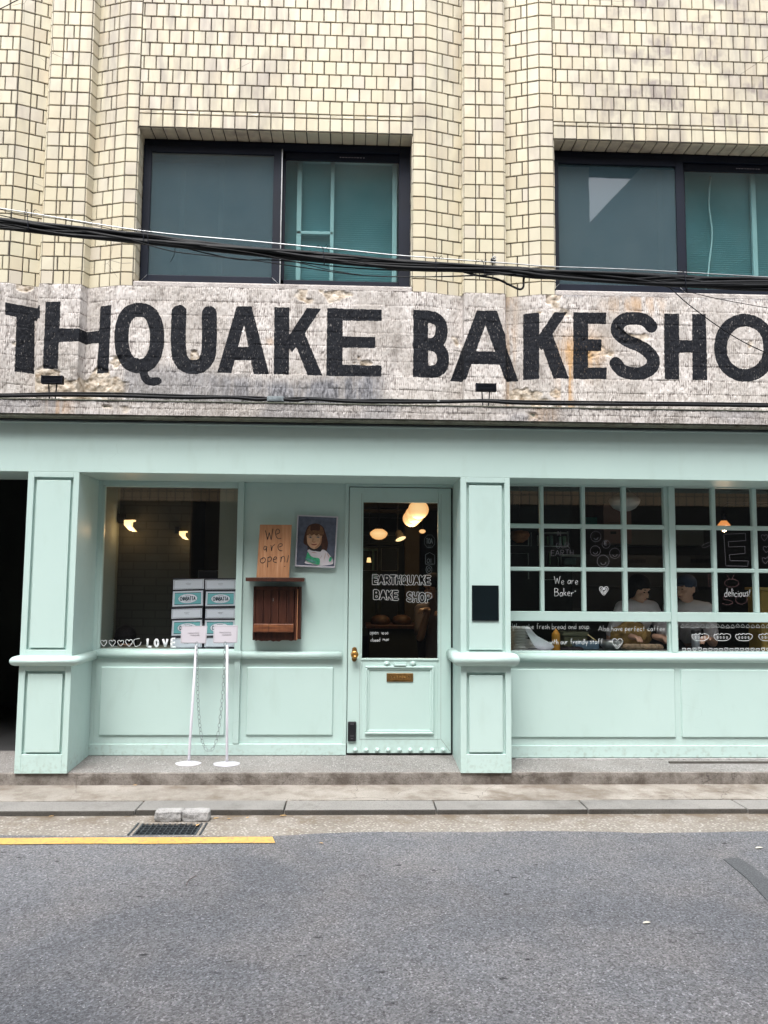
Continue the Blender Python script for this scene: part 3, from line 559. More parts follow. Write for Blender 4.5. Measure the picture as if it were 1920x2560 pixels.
# ---------------------------------------------------------------- mint shopfront
ZF=2.18; mt=M['mint']
MB().rects([(-5.2,5.2,.0,.5,ZF,2.565),(-5.2,5.2,-.012,.0,2.551,2.565)]).build('fascia',mt,B,bevel=.003)
def panelled(mb,x0,x1,z0,z1,y):     # sunk groove round a raised field, front face at y (boards around it)
    mb.box(x0+.028,x1-.028,y+.006,y+.03,z0+.028,z1-.028)
def pillar(x0,x1):
    o=MB(); lz=[(.104,.705),(.858,2.14)]; ix0,ix1=x0+.045,x1-.042
    o.rects([(x0,ix0,0,.03,-.032,ZF),(ix1,x1,0,.03,-.032,ZF),(ix0,ix1,0,.03,-.032,lz[0][0]),(ix0,ix1,0,.03,lz[0][1],lz[1][0]),(ix0,ix1,0,.03,lz[1][1],ZF),(x0+.001,x1-.001,.03,.5,-.032,ZF)])
    p=o.build('pillar',mt,B,bevel=.0025)
    for z0,z1 in lz: MB().box(ix0+.020,ix1-.020,.004,.03,z0+.014,z1-.022).build('raised_panel',mt,p,bevel=.003)
    return p
p1=pillar(-2.4365,-2.0578); p2=pillar(.8207,1.201)
def sill_path(pts,zc,ry,rz,name,parent):    # half-round moulding run along a plan path (outer face)
    mb=MB(); n=10; P=[np.array(p,float) for p in pts]; N=[]
    for i in range(len(P)):
        d=[]; 
        if i>0: a=P[i]-P[i-1]; d.append(np.array([a[1],-a[0]])/np.linalg.norm(a))
        if i<len(P)-1: a=P[i+1]-P[i]; d.append(np.array([a[1],-a[0]])/np.linalg.norm(a))
        q=sum(d); q=q/(np.linalg.norm(q)**2)*len(d) if len(d)>1 else q
        if len(d)>1: q=sum(d)/(1+d[0]@d[1])
        N.append(q)
    v=[];f=[]
    for p,q in zip(P,N):
        for k in range(n+1):
            a=-math.pi/2+math.pi*k/n; c=max(0,math.cos(a))**.75; v.append((p[0]+q[0]*ry*c,p[1]+q[1]*ry*c,zc+rz*math.sin(a)))
    m_=n+1
    for i in range(len(P)-1):
        for k in range(n): f.append((i*m_+k,i*m_+m_+k,i*m_+m_+k+1,i*m_+k+1))
    f+=[tuple(range(n,-1,-1)),tuple((len(P)-1)*m_+k for k in range(m_))]
    mb.add(v,f,0,True); return mb.build(name,mt,parent)
sill_path([(-2.4365,.3),(-2.4365,0),(-2.0578,0),(-2.0578,.478)],.778,.052,.037,'sill_moulding',p1)
sill_path([(.8207,.478),(.8207,0),(1.201,0),(1.201,.388)],.801,.056,.050,'sill_moulding',p2)
# recess wall with the picture window
YR=.48; rw=MB()
wx0,wx1,wz0,wz1=-2.028,-.934,.822,2.144
rw.rects([(-2.06,wx0,YR,.56,-.01,ZF),(wx0,wx1,YR,.56,-.01,wz0),(wx0,wx1,YR,.56,wz1,ZF),(wx1,-.886,YR-.012,.56,.09,ZF),(-.886,-.03,YR+.012,.56,.09,ZF),(-.065,-.034,YR-.004,.56,.0,ZF),(-2.06,-.034,YR-.008,YR+.03,0,.087),(wx1,-.034,YR+.002,.56,-.0,.09),(-.066,.83,YR+.001,.56,2.156,ZF)])
rwo=rw.build('recess_wall',mt,B,bevel=.003)
MB().box(-1.985,-.998,YR-.014,YR+.01,.154,.689).build('raised_panel',mt,rwo,bevel=.007,bseg=1)
MB().box(-.832,-.142,YR-.002,YR+.02,.154,.690).build('raised_panel',mt,rwo,bevel=.007,bseg=1)
sill_path([(-2.06,YR),(-.872,YR)],.787,.040,.031,'sill_moulding',rwo); sill_path([(-.871,YR),(-.078,YR)],.785,.036,.030,'sill_moulding',rwo)
pw=MB().rects([(wx0,wx0+.02,YR+.004,.52,wz0,wz1),(wx1-.006,wx1,YR+.004,.52,wz0,wz1),(wx0,wx1,YR+.004,.52,wz1-.012,wz1),(wx0,wx1,YR+.004,.56,wz0-.002,wz0+.006)]).build('picture_window',mt,B,bevel=.002)
YG=.505
MB().add([(wx0,YG,wz0),(wx1,YG,wz0),(wx1,YG,wz1),(wx0,YG,wz1)],[(0,1,2,3)]).build('pane',M['glass'],pw)
# drawings on that window
dm=MB(); ink(dm,[heart(*C1(x,y),9.2+random.uniform(-.8,.8)) for x,y in ((672,1213),(727,1213),(782,1213),(836,1212))],YG-.003,.0026)
ink(dm,[[C1(*p) for p in smooth([(905,1183),(870,1190),(868,1215),(880,1235),(905,1225),(915,1205)],4)]],YG-.003,.0022)
for st in ([(957,1183),(955,1236),(982,1238)],ring(1014,1212,11,22,14),[(1056,1186),(1071,1237),(1085,1186)],[(1136,1184),(1113,1185),(1111,1210),(1134,1211)],[(1111,1210),(1111,1238),(1138,1238)]):
    ink(dm,[[C1(*p) for p in st]],YG-.004,.0095,0,.12)
dm.build('lettering',M['marker'],pw)
# door
D0,D1,DZ0,DZ1=-.033,.812,.016,2.149; gx0_,gx1_,gz0_,gz1_=.086,.700,.762,2.030
dr=MB().rects([(D0+.006,gx0_,YR-.004,.53,DZ0,DZ1),(gx1_,D1-.006,YR-.004,.53,DZ0,DZ1),(gx0_,gx1_,YR-.004,.53,DZ0,gz0_),(gx0_,gx1_,YR-.004,.53,gz1_,DZ1)]).build('door',mt,B,bevel=.003)
MB().rects([(D0-.002,D0+.004,.50,.54,0,DZ1),(D1-.004,D1+.01,.50,.54,0,DZ1+.004),(D0,D1,.50,.54,DZ1+.001,DZ1+.006),(D0,D1,.50,.54,.0,.014)]).build('door_gap',M['black'],dr)
MB().rects([(gx0_-.008,gx1_+.008,YR-.012,YR+.01,gz0_-.014,gz0_),(gx0_-.004,gx1_+.004,YR-.008,YR+.01,gz1_,gz1_+.009),(gx0_-.008,gx0_,YR-.009,YR+.01,gz0_,gz1_),(gx1_,gx1_+.008,YR-.009,YR+.01,gz0_,gz1_)]).build('glazing_bead',mt,dr,bevel=.003)
MB().add([(gx0_,YG,gz0_),(gx1_,YG,gz0_),(gx1_,YG,gz1_),(gx0_,YG,gz1_)],[(0,1,2,3)]).build('pane',M['glass'],dr)
fr=MB(); a0,a1,b0,b1=.114,.667,.166,.703
for (x0,x1,z0,z1,yy) in ((a0,a1,b0,b1,.022),(a0+.016,a1-.016,b0+.016,b1-.016,.012)):
    t_=.017; fr.rects([(x0,x1,YR-yy,YR-.001,z0,z0+t_),(x0,x1,YR-yy,YR-.001,z1-t_,z1),(x0,x0+t_,YR-yy,YR-.001,z0+t_,z1-t_),(x1-t_,x1,YR-yy,YR-.001,z0+t_,z1-t_)])
fr.build('panel_moulding',mt,dr,bevel=.005)
MB().rects([(.070,.0715,YR-.0052,YR,.128,2.10),(.070,.72,YR-.0052,YR,.1245,.126),(.7235,.7248,YR-.0052,YR,.128,2.1)]).tube([(.7245,YR-.0045,.127),(.80,YR-.0045,.03)],.0009,4).build('joint_line',M['kerbside'],dr)
for i in range(9):
    x=.039+i*(.705/8); z=.040; s_=MB(); s_.lathe((x,YR-.005,z),[(.0205,0),(.0205,-.003),(.017,-.006),(.0125,-.006),(.012,-.010),(.0085,-.016),(.0,-.018)],12,'Y'); s_.build('stud',mt,dr)
for x in (.288,.498):
    MB().lathe((x,YR-.004,.722),[(.026,0),(.026,-.003),(.016,-.004),(.016,-.012),(.010,-.022),(0,-.024)],16,'Y').build('round_boss',mt,dr)
MB().rects([(.340,.446,YR-.010,YR-.004,.708,.736)]).box(.345,.441,YR-.030,YR-.010,.706,.716).build('pull_handle',mt,dr,bevel=.004)
lp=MB().rects([(.286,.500,YR-.012,YR-.004,.578,.646)]).build('letter_plate',M['brassd'],dr,bevel=.003)
lt=MB().rects([(.312,.476,YR-.0155,YR-.012,.594,.598),(.312,.476,YR-.015,YR-.012,.628,.631),(.312,.315,YR-.015,YR-.012,.598,.628),(.473,.476,YR-.015,YR-.012,.598,.628)])
for st in text_strokes('LETTERS',.326,.0,.020,1.22,.30): lt.tube([(x,YR-.0125,.603-y) for x,y in st],.0014,5)
lt.build('embossed_letters',M['brass'],lp)
kb=MB().prism([(.025+.020*math.cos(a)*(1.0),YR-.004,.795+(.038 if math.sin(a)>0 else -.038)+.020*math.sin(a)) for a in np.linspace(0,2*math.pi,24,endpoint=False)],(0,-.006,0)).build('knob_plate',M['brassd'],dr,bevel=.002)
MB().lathe((.027,YR-.01,.797),[(.011,0),(.011,-.022),(.022,-.028),(.030,-.040),(.031,-.050),(.026,-.060),(.013,-.064),(.012,-.062),(0,-.062)],24,'Y').build('door_knob',M['brass'],kb)
lk=MB().box(-.021,.046,YR-.022,YR-.004,.109,.265).build('door_lock',M['black'],dr,bevel=.008)
MB().rects([(-.002,.028,YR-.0226,YR-.021,.246,.2475),(-.002,.028,YR-.0226,YR-.021,.153,.1543),(.004,.022,YR-.0226,YR-.021,.132,.1335)]).build('lock_marks',M['greyink'],lk)
# outlined lettering on the door glass
dl=MB()
def outl(txt,x,y,wd,hh,dy=0,drop=0.,r=3.2,cf=CE):
    tot=text_strokes(txt,0,0,1); W_=max(p[0] for s in tot for p in s); xx=0
    for ci,ch in enumerate(txt):
        gl=_g(G[ch]); gw=max(p[0] for _,s in gl for p in s); sts=[]
        for smf,stt in gl:
            q=[(x+(xx+px)/W_*wd,y-py*hh+dy*(xx/W_)) for px,py in stt]; q=[cf(*p) for p in q]; sts.append([tuple(a) for a in smooth(q,4)] if smf else q)
        for c in contour(sts,r,.8): ink(dl,[c],YG-.003,.0014)
        xx+=gw+.16
outl('EARTHQUAKE',385,425,1020,140,10,r=2.9); outl('BAKE',405,695,415,140,15,r=3.0); outl('SHOP',1000,740,420,150,25,r=3.0)
for ln,(x,y,h) in {'open':(325,1340,78),'10:00':(535,1340,72),'closed':(335,1470,66),'19:00':(552,1458,70)}.items():
    q=text_strokes(ln,0,0,h,1.02,.16,0,.06); ink(dl,[[CE(x+a,y+b) for a,b in s] for s in q],YG-.003,.0012)
dl.build('lettering',M['marker'],dr)
sk=MB(); oc=[CD(1400+100*math.cos(math.pi/8+k*math.pi/4),890+125*math.sin(math.pi/8+k*math.pi/4)) for k in range(9)]; ink(sk,[oc],YG-.003,.0012)
ink(sk,[[CD(a,b) for a,b in s] for s in text_strokes('TOA',1338,930,90,.62,.08)],YG-.003,.0024); ink(sk,[[CD(1365,975),(CD(1440,975))],[CD(1370,1000),CD(1430,1000)]],YG-.003,.001)
ink(sk,[[CD(*p) for p in ((1325,1300),(1325,1130),(1400,1090),(1490,1140),(1490,1300),(1325,1300))]],YG-.003,.0014); ink(sk,[[CD(a,b) for a,b in s] for s in text_strokes('0',1355,1278,150,1,.1)+text_strokes('1',1415,1278,150,1,.1)],YG-.003,.0014)
ink(sk,[ring(*CD(1388,1400),7.5,10,16),ring(*CD(1388,1400),3.5,5,12)],YG-.003,.0014)
sk.build('stickers',M['faint'],dr)
# right window wall
YW=.39; XL=[(1.278,1.527),(1.558,1.869),(1.901,2.207),(2.243,2.556)]; XR=[(2.649,2.955),(2.988,3.296),(3.333,3.640),(3.674,3.985)]
rows=[(1.861,2.172),(1.508,1.825),(1.153,1.475)]; gw=MB()
gw.rects([(1.201,5.2,YW,.5,-.006,.832),(1.201,1.278,YW+.012,.5,.832,ZF),(2.590,2.634,YW-.004,.5,.832,ZF),(4.03,5.2,YW,.5,.832,ZF)])
gwo=gw.build('window_wall',mt,B,bevel=.003)
MB().box(1.201,4.03,YW-.010,YW+.01,.0,.093).build('base_rail',mt,gwo,bevel=.003)
for x0,x1 in ((1.25,2.601),(2.650,4.0)): MB().box(x0,x1,YW-.014,YW+.01,.157,.694).build('raised_panel',mt,gwo,bevel=.007,bseg=1)
sill_path([(1.20,YW),(4.2,YW)],.784,.052,.037,'sill_moulding',gwo)
for k,cols in enumerate((XL,XR)):
    x0=cols[0][0]; x1=cols[-1][1]; f_=MB(); yy=YW+.016
    f_.rects([(x0-.03,x1+.035,yy-.012,.46,1.073,1.150),(x0-.03 if k else x0,x0,yy,.46,1.15,ZF),(x1,x1+.034,yy,.46,1.15,ZF),(x0,x1,yy,.46,2.172,ZF)])
    f_.rects([(x0-.01 if k else x0,x0,yy,.46,.832,1.073),(x1+.018,x1+.034,yy,.46,.832,1.073)])
    fo=f_.build('grid_window',mt,B,bevel=.003)
    mu=MB()
    for a,b in zip(cols[:-1],cols[1:]): mu.box(a[1],b[0],yy-.003,.455,1.15,2.172)
    mu.rects([(x0,x1,yy,.45,1.825,1.861),(x0,x1,yy,.45,1.475,1.508)])
    mu.build('glazing_bars',mt,fo,bevel=.006,bseg=1)
    g_=MB().add([(x0,YW+.04,1.15),(x1,YW+.04,1.15),(x1,YW+.04,2.172),(x0,YW+.04,2.172),(x0,YW+.04,.832),(x1+.02,YW+.04,.832),(x1+.02,YW+.04,1.073),(x0,YW+.04,1.073)],[(0,1,2,3),(4,5,6,7)]); g_.build('pane',M['glass'],fo)
    L=MB(); YQ=YW+.037
    def tx(s,x,y,h,cf,r=.0016,wsc=1.,jit=.06,mb=L): ink(mb,[[cf(x+a,y+b) for a,b in q] for q in text_strokes(s,0,0,h,wsc,.18,0,jit)],YQ,r)
    if k==0:
        tx('We are',925,1228,78,C3,wsc=.95); tx('Baker',928,1352,78,C3,wsc=.95); ink(L,[ring(*C3(1140,1302),1,1,6)],YQ,.0015)
        for sc_ in (1.,.66,.36): ink(L,[heart(*C3(1432,1300),12.5*sc_)],YQ,.0022)
        tx('We make fresh bread and soup.',78,122,50,CS,wsc=1.03); tx('Also have perfect coffee.',890,142,50,CS,wsc=1.06)
        tx('with our freindly staff',432,265,50,CS,wsc=.98)
        ink(L,[heart(*CS(1068,260),14.5),[CS(1058,240),CS(1058,252)],[CS(1085,238),CS(1085,248)],[CS(*p) for p in smooth([(1050,268),(1062,285),(1080,280),(1090,262)],4)]],YQ,.0019)
        F2=MB()
        for x,y,r_ in ((1350,742,13),(1345,890,12.8),(1425,995,15),(1545,915,13),(1455,822,10)):
            ink(F2,[ring(*C3(x,y),r_,r_,20)],YQ,.0012); 
            if r_!=10: ink(F2,[[C3(x+a*r_/13,y+b*r_/13) for a,b in smooth([(-22,15),(-5,32),(15,26),(25,8)],4)]],YQ,.0017)
        tx('E',1440,832,42,C3,r=.003,mb=F2); tx('IN',958,735,45,C3,r=.0012,mb=F2); tx('OUR',945,860,55,C3,r=.0012,mb=F2,wsc=1.2); tx('EARTH',893,940,58,C3,r=.0013,mb=F2,wsc=1.1)
        F2.build('faded_drawings',M['greyink'],fo)
    else:
        for i in range(22): ink(L,[heart(*C4(680+i*51.5,1660+random.uniform(-4,4)),5.0,-1)],YQ,.0018)
        for i in range(20): ink(L,[heart(*C4(697+i*54,1903+random.uniform(-4,4)),4.9)],YQ,.0018)
        for cx in (865,1090,1312,1550):
            lo=[(cx-88,1770),(cx-80,1745),(cx-62,1750),(cx-50,1738),(cx-25,1748),(cx-8,1735),(cx+15,1746),(cx+35,1738),(cx+62,1742),(cx+84,1755),(cx+78,1785),(cx+40,1808),(cx-20,1810),(cx-65,1800),(cx-88,1770)]
            ink(L,[[C4(*p) for p in smooth(lo,3)]],YQ,.0019)
            for j in range(4): ink(L,[ring(*C4(cx-50+j*32,1778),1.6,2.8,8)],YQ,.0015)
        tx('delicious!',1112,1358,82,C4,r=.0017,wsc=.86)
        F2=MB(); ink(F2,[[C4(*p) for p in ((1105,720),(1325,710),(1330,785),(1150,795),(1155,850),(1320,843),(1322,915),(1160,930),(1170,990),(1355,993),(1350,1048),(1125,1043),(1105,720))]],YQ,.0014)
        for (x,y) in ((1520,755),(1540,875),(1530,990)): ink(F2,[heart(*C4(x,y),9)],YQ,.0013)
        ink(F2,[[C4(*p) for p in smooth([(985,790),(920,815),(880,838),(900,858),(960,835),(985,815)],3)]],YQ,.0011)
        F2.build('faded_drawings',M['greyink'],fo)
        F3=MB(); tx('SO',1090,1440,90,C4,r=.0012,mb=F3,wsc=2.2); ink(F3,[ring(*C4(1185,1220),18,10,16),[C4(1130,1130),C4(1160,1175),C4(1130,1195)],[C4(1215,1130),C4(1190,1170),C4(1240,1195)]],YQ,.0013); ink(F3,[[C4(945,1130),C4(950,1250),C4(1000,1255),C4(1000,1140),C4(945,1130)],[C4(945,1175),C4(1000,1175)],[C4(970,1135),C4(975,1250)]],YQ,.0011)
        F3.build('pink_drawings',M['pink'],fo)
    L.build('lettering',M['marker'],fo)
# ---------------------------------------------------------------- upper windows
def upper_window(x0,x1,idx):
    y=.262; z0,z1=3.742,4.963; cx=x0+(x1-x0)*.515; al=M['alu']
    o=MB().rects([(x0+.006,x0+.05,y,y+.12,z0,z1),(x1-.10,x1-.006,y,y+.12,z0,z1),(x0+.05,x1-.10,y,y+.12,4.905,z1),(x0+.05,x1-.10,y-.005,y+.12,z0,3.765)]).build('upper_window',al,B,bevel=.003)
    s=MB(); a,b=x0+.012,cx; s.rects([(a,a+.062,y-.022,y+.02,3.757,4.902),(b-.066,b,y-.022,y+.02,3.757,4.902),(a+.062,b-.066,y-.022,y+.02,4.85,4.902),(a+.062,b-.066,y-.022,y+.02,3.757,3.818)]); so1=s.build('screen_sash',al,o,bevel=.003)
    e=MB()
    for (p,q) in (((a+.004,3.76),(a+.058,3.815)),((b-.004,3.76),(b-.062,3.815))): e.tube([(p[0],y-.0235,p[1]),(q[0],y-.0235,q[1])],.0016,4)
    e.rects([(b-.001,b+.006,y-.024,y+.01,3.757,4.902)]) if idx==0 else e
    e.build('bright_edge',M['steel'],so1)
    MB().box(a+.06,b-.064,y-.004,y-.001,3.817,4.852).build('screen_mesh',M['screen'],so1); MB().add([(a+.06,y-.012,3.817),(b-.064,y-.012,3.817),(b-.064,y-.012,4.852),(a+.06,y-.012,4.852)],[(0,1,2,3)]).build('pane',M['upglass'],so1)
    s=MB(); c,d=cx-.02,x1-.012; s.rects([(d-.09,d,y+.024,y+.055,3.775,4.90),(c,c+.05,y+.024,y+.055,3.775,4.90),(c,d-.09,y+.024,y+.055,4.842,4.90),(c,d-.09,y+.024,y+.055,3.775,3.818)]); so2=s.build('glazed_sash',al,o,bevel=.003)
    MB().add([(c+.048,y+.035,3.816),(d-.088,y+.035,3.816),(d-.088,y+.035,4.844),(c+.048,y+.035,4.844)],[(0,1,2,3)]).build('pane',M['upglass'],so2); None
    mk=MB()
    for i in range(9): mk.box(cx+.47+i*.024+random.uniform(-.003,.003),cx+.47+i*.024+.014,y+.0225,y+.024,4.868,4.873)
    mk.build('rail_marks',M['greyink'],so2)
    MB().tube([(c+.014,y+.02,4.33),(c+.02,y+.012,4.35),(c+.014,y+.02,4.37)],.005,6).build('sash_handle',M['steel'],so2)
    # inner white window and blind behind
    iw=MB(); yi=.37
    if idx==0: st_=[(x0+.28,x0+.32),(x0+.60,x0+.64),(-.495,-.455),(-.216,-.185),(.30,.34)]; zt=4.9; iw.rects([(-.495,.34,yi,yi+.03,4.872,4.905),(-.495,-.19,yi,yi+.03,4.245,4.27),(x0+.05,x0+.64,yi,yi+.03,4.83,4.855)])
    else: st_=[(x0+.95,x0+1.0),(3.36,3.40)]; iw.rects([(3.0,3.7,yi,yi+.03,3.86,3.885)])
    for a,b in st_: iw.box(a,b,yi,yi+.03,3.85,4.87)
    iw.build('inner_frame',M['pvc'],o,bevel=.003)
    bl=MB(); z=3.74
    while z<4.97: bl.prism([(x0+.01,.425,z),(x0+.01,.412,z+.012),(x0+.01,.425,z+.0185)],(x1-x0-.02,0,0)); z+=.0185
    bl.build('blind',M['blind'],o)
    if idx==1: MB().tube(smooth([(3.02,.39,4.85),(3.00,.39,4.6),(3.02,.39,4.35),(2.99,.39,4.1),(2.95,.39,3.82)],5),.008,6).build('blind_cord',M['pvc'],o)
upper_window(-1.741,.45,0); upper_window(1.594,3.785,1)
# ---------------------------------------------------------------- dark entrance and the rooms
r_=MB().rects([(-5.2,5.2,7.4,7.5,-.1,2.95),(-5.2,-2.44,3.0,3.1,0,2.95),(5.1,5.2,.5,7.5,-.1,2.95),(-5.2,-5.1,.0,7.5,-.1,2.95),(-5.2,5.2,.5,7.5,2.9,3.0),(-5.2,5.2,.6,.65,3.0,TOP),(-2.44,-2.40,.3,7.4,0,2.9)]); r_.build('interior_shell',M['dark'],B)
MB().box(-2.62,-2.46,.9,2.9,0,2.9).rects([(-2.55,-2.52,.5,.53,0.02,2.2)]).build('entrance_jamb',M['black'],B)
MB().box(-2.52,-2.46,.30,.34,2.10,2.17).build('door_sensor',M['greyink'],B,bevel=.004)
# left room: pale side wall, brick back wall, pale column, tan wall beyond
MB().box(-2.05,-2.035,.57,1.02,0,2.9).build('pale_side_wall',M['palewall'],B)
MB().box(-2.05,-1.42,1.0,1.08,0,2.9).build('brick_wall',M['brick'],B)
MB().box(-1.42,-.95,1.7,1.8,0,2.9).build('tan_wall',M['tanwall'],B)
xa=at(*C1(1418,700),.62)[0]; MB().box(xa,xa+.30,.62,.95,0,2.9).build('pale_column',M['palewall'],B) if False else MB().box(xa,-.93,.60,.66,0,2.9).build('pale_column',M['palewall'],B)
# ================================================================ things on the facade
# wooden wall cabinet with a shelf, the board and the portrait
q=lambda x,y,Y: tuple(map(float,at(x,y,Y)))
cx0,cz1=q(634,1465.6,.40)[0],q(634,1465.6,.40)[2]; cx1=q(739,1500,.40)[0]; cz0=q(680,1602.5,.40)[2]
cab=thing('wooden_wall_cabinet','dark reddish wooden cabinet with plank front and shelf on top hung on the mint wall','cabinet',((cx0+cx1)/2,.48,cz0))
wR=M['redwood']
sx0,sx1=q(614,1443,.30)[0],q(761,1446,.30)[0]; sz1=q(680,1444,.30)[2]; sz0=q(680,1453.5,.30)[2]
MB().prism([(sx0,.30,sz0),(sx1-.004,.30,sz0),(sx1,.31,sz1-.008),(sx1-.006,.30,sz1),(sx0,.30,sz1)],(0,.175,0)).build('shelf',wR,cab,bevel=.002)
b_=MB(); b_.box(cx0,cx1+.045,.452,.474,cz0+.012,cz1); b_.box(cx0,cx0+.018,.40,.46,cz0+.006,cz1); b_.box(cx1-.006,cx1+.012,.40,.46,cz0+.004,cz1); b_.box(cx1+.02,cx1+.042,.415,.46,cz0+.02,cz1-.004)
b_.box(cx0,cx1,.40,.46,cz1-.03,cz1-.001); b_.build('carcass',wR,cab,bevel=.002)
MB().box(cx1+.0125,cx1+.0175,.398,.45,cz0+.01,cz1-.02).build('raw_edge',M['woodedge'],cab)
pl=MB(); n=5; wpl=(cx1-cx0-.03)/n
for i in range(n): pl.box(cx0+.02+i*wpl,cx0+.02+(i+1)*wpl-.003,.405+.001*(i%2),.45,cz0+.10,cz1-.032)
pl.build('plank_front',wR,cab,bevel=.0015)
rz0,rz1=q(700,1581,.37)[2],q(700,1560,.37)[2]
MB().box(cx0+.008,cx1-.010,.372,.404,rz0,rz1).build('worn_rail',M['redwood2'],cab,bevel=.004)
lo=MB(); xs=np.linspace(cx0+.02,cx1-.008,14); pts=[(x,.415,cz0+random.uniform(-.006,.006)) for x in xs]+[(cx1-.008,.415,rz0),(cx0+.02,.415,rz0)]; lo.prism(pts,(0,.03,0)).build('jagged_board',wR,cab)
MB().tube(smooth([q(676,1554,.366),q(672,1560,.366),q(671.5,1572,.366),q(670,1582,.368),q(664,1594,.40),q(659,1601,.41)],4),.0012,5).build('loose_string',M['cable'],cab)
hk=MB(); hk.lathe(q(683,1497.5,.404),[(.004,0),(.0035,-.003),(0,-.004)],8,'Y'); hk.lathe(q(683,1501.5,.404),[(.004,0),(.0035,-.003),(0,-.004)],8,'Y'); hk.build('screw',M['steel'],cab)
bd=thing('wooden_board','light plywood board reading We are open! standing on the cabinet shelf','sign board',q(681,1443,.36))
Yb=.36; c4=[np.array(q(*CW(*p),Yb)) for p in ((258,968),(775,970),(818,140),(315,135))]; c4[0][2]=c4[1][2]=sz1+.001
MB().prism([tuple(p) for p in c4],(0,.014,0)).build('board',M['plywood'],bd,bevel=.0015)
wl=MB()
for sm_,st in ((0,[(402,228),(436,372),(462,262),(492,376),(520,200)]),(1,[(568,290),(625,262),(612,212),(580,212),(562,262),(575,330),(610,358),(652,350)]),
  (1,[(418,490),(398,475),(378,495),(380,530),(400,535),(418,500)]),(0,[(418,478),(420,562)]),(0,[(488,460),(500,552)]),(1,[(500,530),(515,480),(552,450)]),
  (1,[(612,492),(665,470),(660,440),(625,442),(600,480),(608,525),(640,548),(668,545)]),
  (1,[(365,668),(330,680),(322,720),(345,742),(385,730),(400,690),(385,660),(350,662)]),(0,[(440,650),(436,812)]),(1,[(440,665),(480,645),(498,675),(480,712),(442,715)]),
  (1,[(530,690),(575,675),(572,648),(545,650),(525,690),(535,725),(580,735)]),(0,[(648,645),(645,725)]),(1,[(648,680),(672,640),(700,645),(708,690),(706,732)]),(0,[(768,622),(742,735)]),(0,[(705,790),(708,800)])):
    pp_=[CW(*p) for p in st]; ink(wl,[smooth(pp_,4) if sm_ else pp_],Yb-.0012,.0030 if st[0]!=(705,790) else .006)
wl.build('painted_words',M['ink'],bd)
# portrait: built flat in its own plane, then turned a little clockwise as it hangs
Yp=.455; pc=q(791,1353,Yp); pt=thing('framed_portrait','small framed painting of a girl with a brown bob hanging slightly crooked beside the door','picture',pc)
def PP(pts): return [np.array(q(*CP(*p),Yp)) for p in pts]
fr_=[(585,250),(1525,285),(1455,1475),(525,1440)]; inn=[(610,275),(1490,312),(1428,1440),(560,1405)]
A,Bq=PP(fr_),PP(inn); fm=MB()
for i in range(4): fm.prism([A[i],A[(i+1)%4],Bq[(i+1)%4],Bq[i]],(0,.022,0))
fm.build('frame',M['white'],pt,bevel=.001)
MB().prism([p+np.array((0,.006,0)) for p in Bq],(0,.008,0)).build('canvas',simple('slate_backdrop',(.085,.10,.145),.6,.25,30),pt)
pm=[simple('p_hair',(.055,.018,.010),.6,.4,60),simple('p_skin',(.60,.36,.22),.6,.12,40),simple('p_fringe',(.16,.075,.035),.6,.4,80),simple('p_dark',(.012,.010,.012),.6,.1),simple('p_white',(.66,.62,.66),.6,.08,20),simple('p_green',(.04,.33,.17),.6,.3,50),simple('p_lip',(.26,.05,.035),.6,.1),simple('p_eye',(.32,.28,.24),.6,.05),simple('p_teal',(.10,.27,.25),.6,.2,40),simple('p_shade',(.40,.20,.11),.6,.1)]
pa=MB(); lay=[0]
def pp2(mat,pts,smf=True):
    lay[0]+=1; pr_=[tuple(a) for a in smooth(pts,4,True)][:-1] if smf else pts
    P3=PP(pr_); off=.006-.0004*lay[0]
    pa.add([p+np.array((0,off,0)) for p in P3],[tuple(range(len(P3)))],mat)
pp2(0,[(960,450),(840,500),(770,640),(725,840),(740,920),(810,970),(825,1060),(900,1080),(1000,1080),(1110,1090),(1160,1050),(1250,1080),(1290,930),(1270,800),(1225,640),(1180,530),(1080,460)])
pp2(0,[(880,540),(850,700),(900,720),(960,600)])
pp2(4,[(880,1040),(815,1075),(850,1160),(780,1300),(765,1365),(1000,1400),(1100,1425),(1300,1405),(1405,1370),(1385,1250),(1250,1090),(1160,1050),(1110,1100),(960,1075)])
pp2(3,[(820,980),(870,1050),(960,1085),(1060,1075),(1120,1095),(1140,960),(1000,1020),(880,960)])
pp2(1,[(830,700),(805,800),(815,900),(850,960),(900,1010),(960,1035),(1020,1025),(1090,970),(1135,890),(1150,760),(1130,690)])
pp2(9,[(1090,960),(1135,890),(1148,770),(1120,800),(1100,880),(1040,960),(980,1010),(1010,1025)])
pp2(2,[(860,520),(800,640),(810,715),(870,700),(920,720),(970,700),(1020,725),(1080,700),(1130,735),(1200,690),(1170,560),(1100,490),(960,470)])
pp2(0,[(900,480),(890,610),(960,600),(1090,610),(1100,500),(1000,460)])
for ex in (885,1062): pp2(7,[(ex-45,768),(ex,745),(ex+42,770),(ex,785)]); pp2(3,ring(ex,762,15,16,8)[:-1],False); pp2(3,[(ex-50,735),(ex,718),(ex+50,735),(ex,727)])
pp2(9,[(945,790),(925,860),(945,885),(985,890),(1010,870),(990,862),(955,865),(955,800)])
pp2(6,[(900,918),(960,925),(1040,918),(1010,945),(965,952),(925,942)]); pp2(3,[(905,920),(965,929),(1035,920),(965,934)])
pp2(5,[(825,1110),(795,1200),(780,1290),(900,1350),(1075,1400),(1105,1320),(1080,1250),(960,1230),(890,1190)])
pp2(8,[(810,1250),(790,1290),(900,1330),(1000,1370),(1010,1330),(930,1290),(870,1260)]); pp2(5,[(1340,1220),(1310,1310),(1345,1325),(1385,1250)])
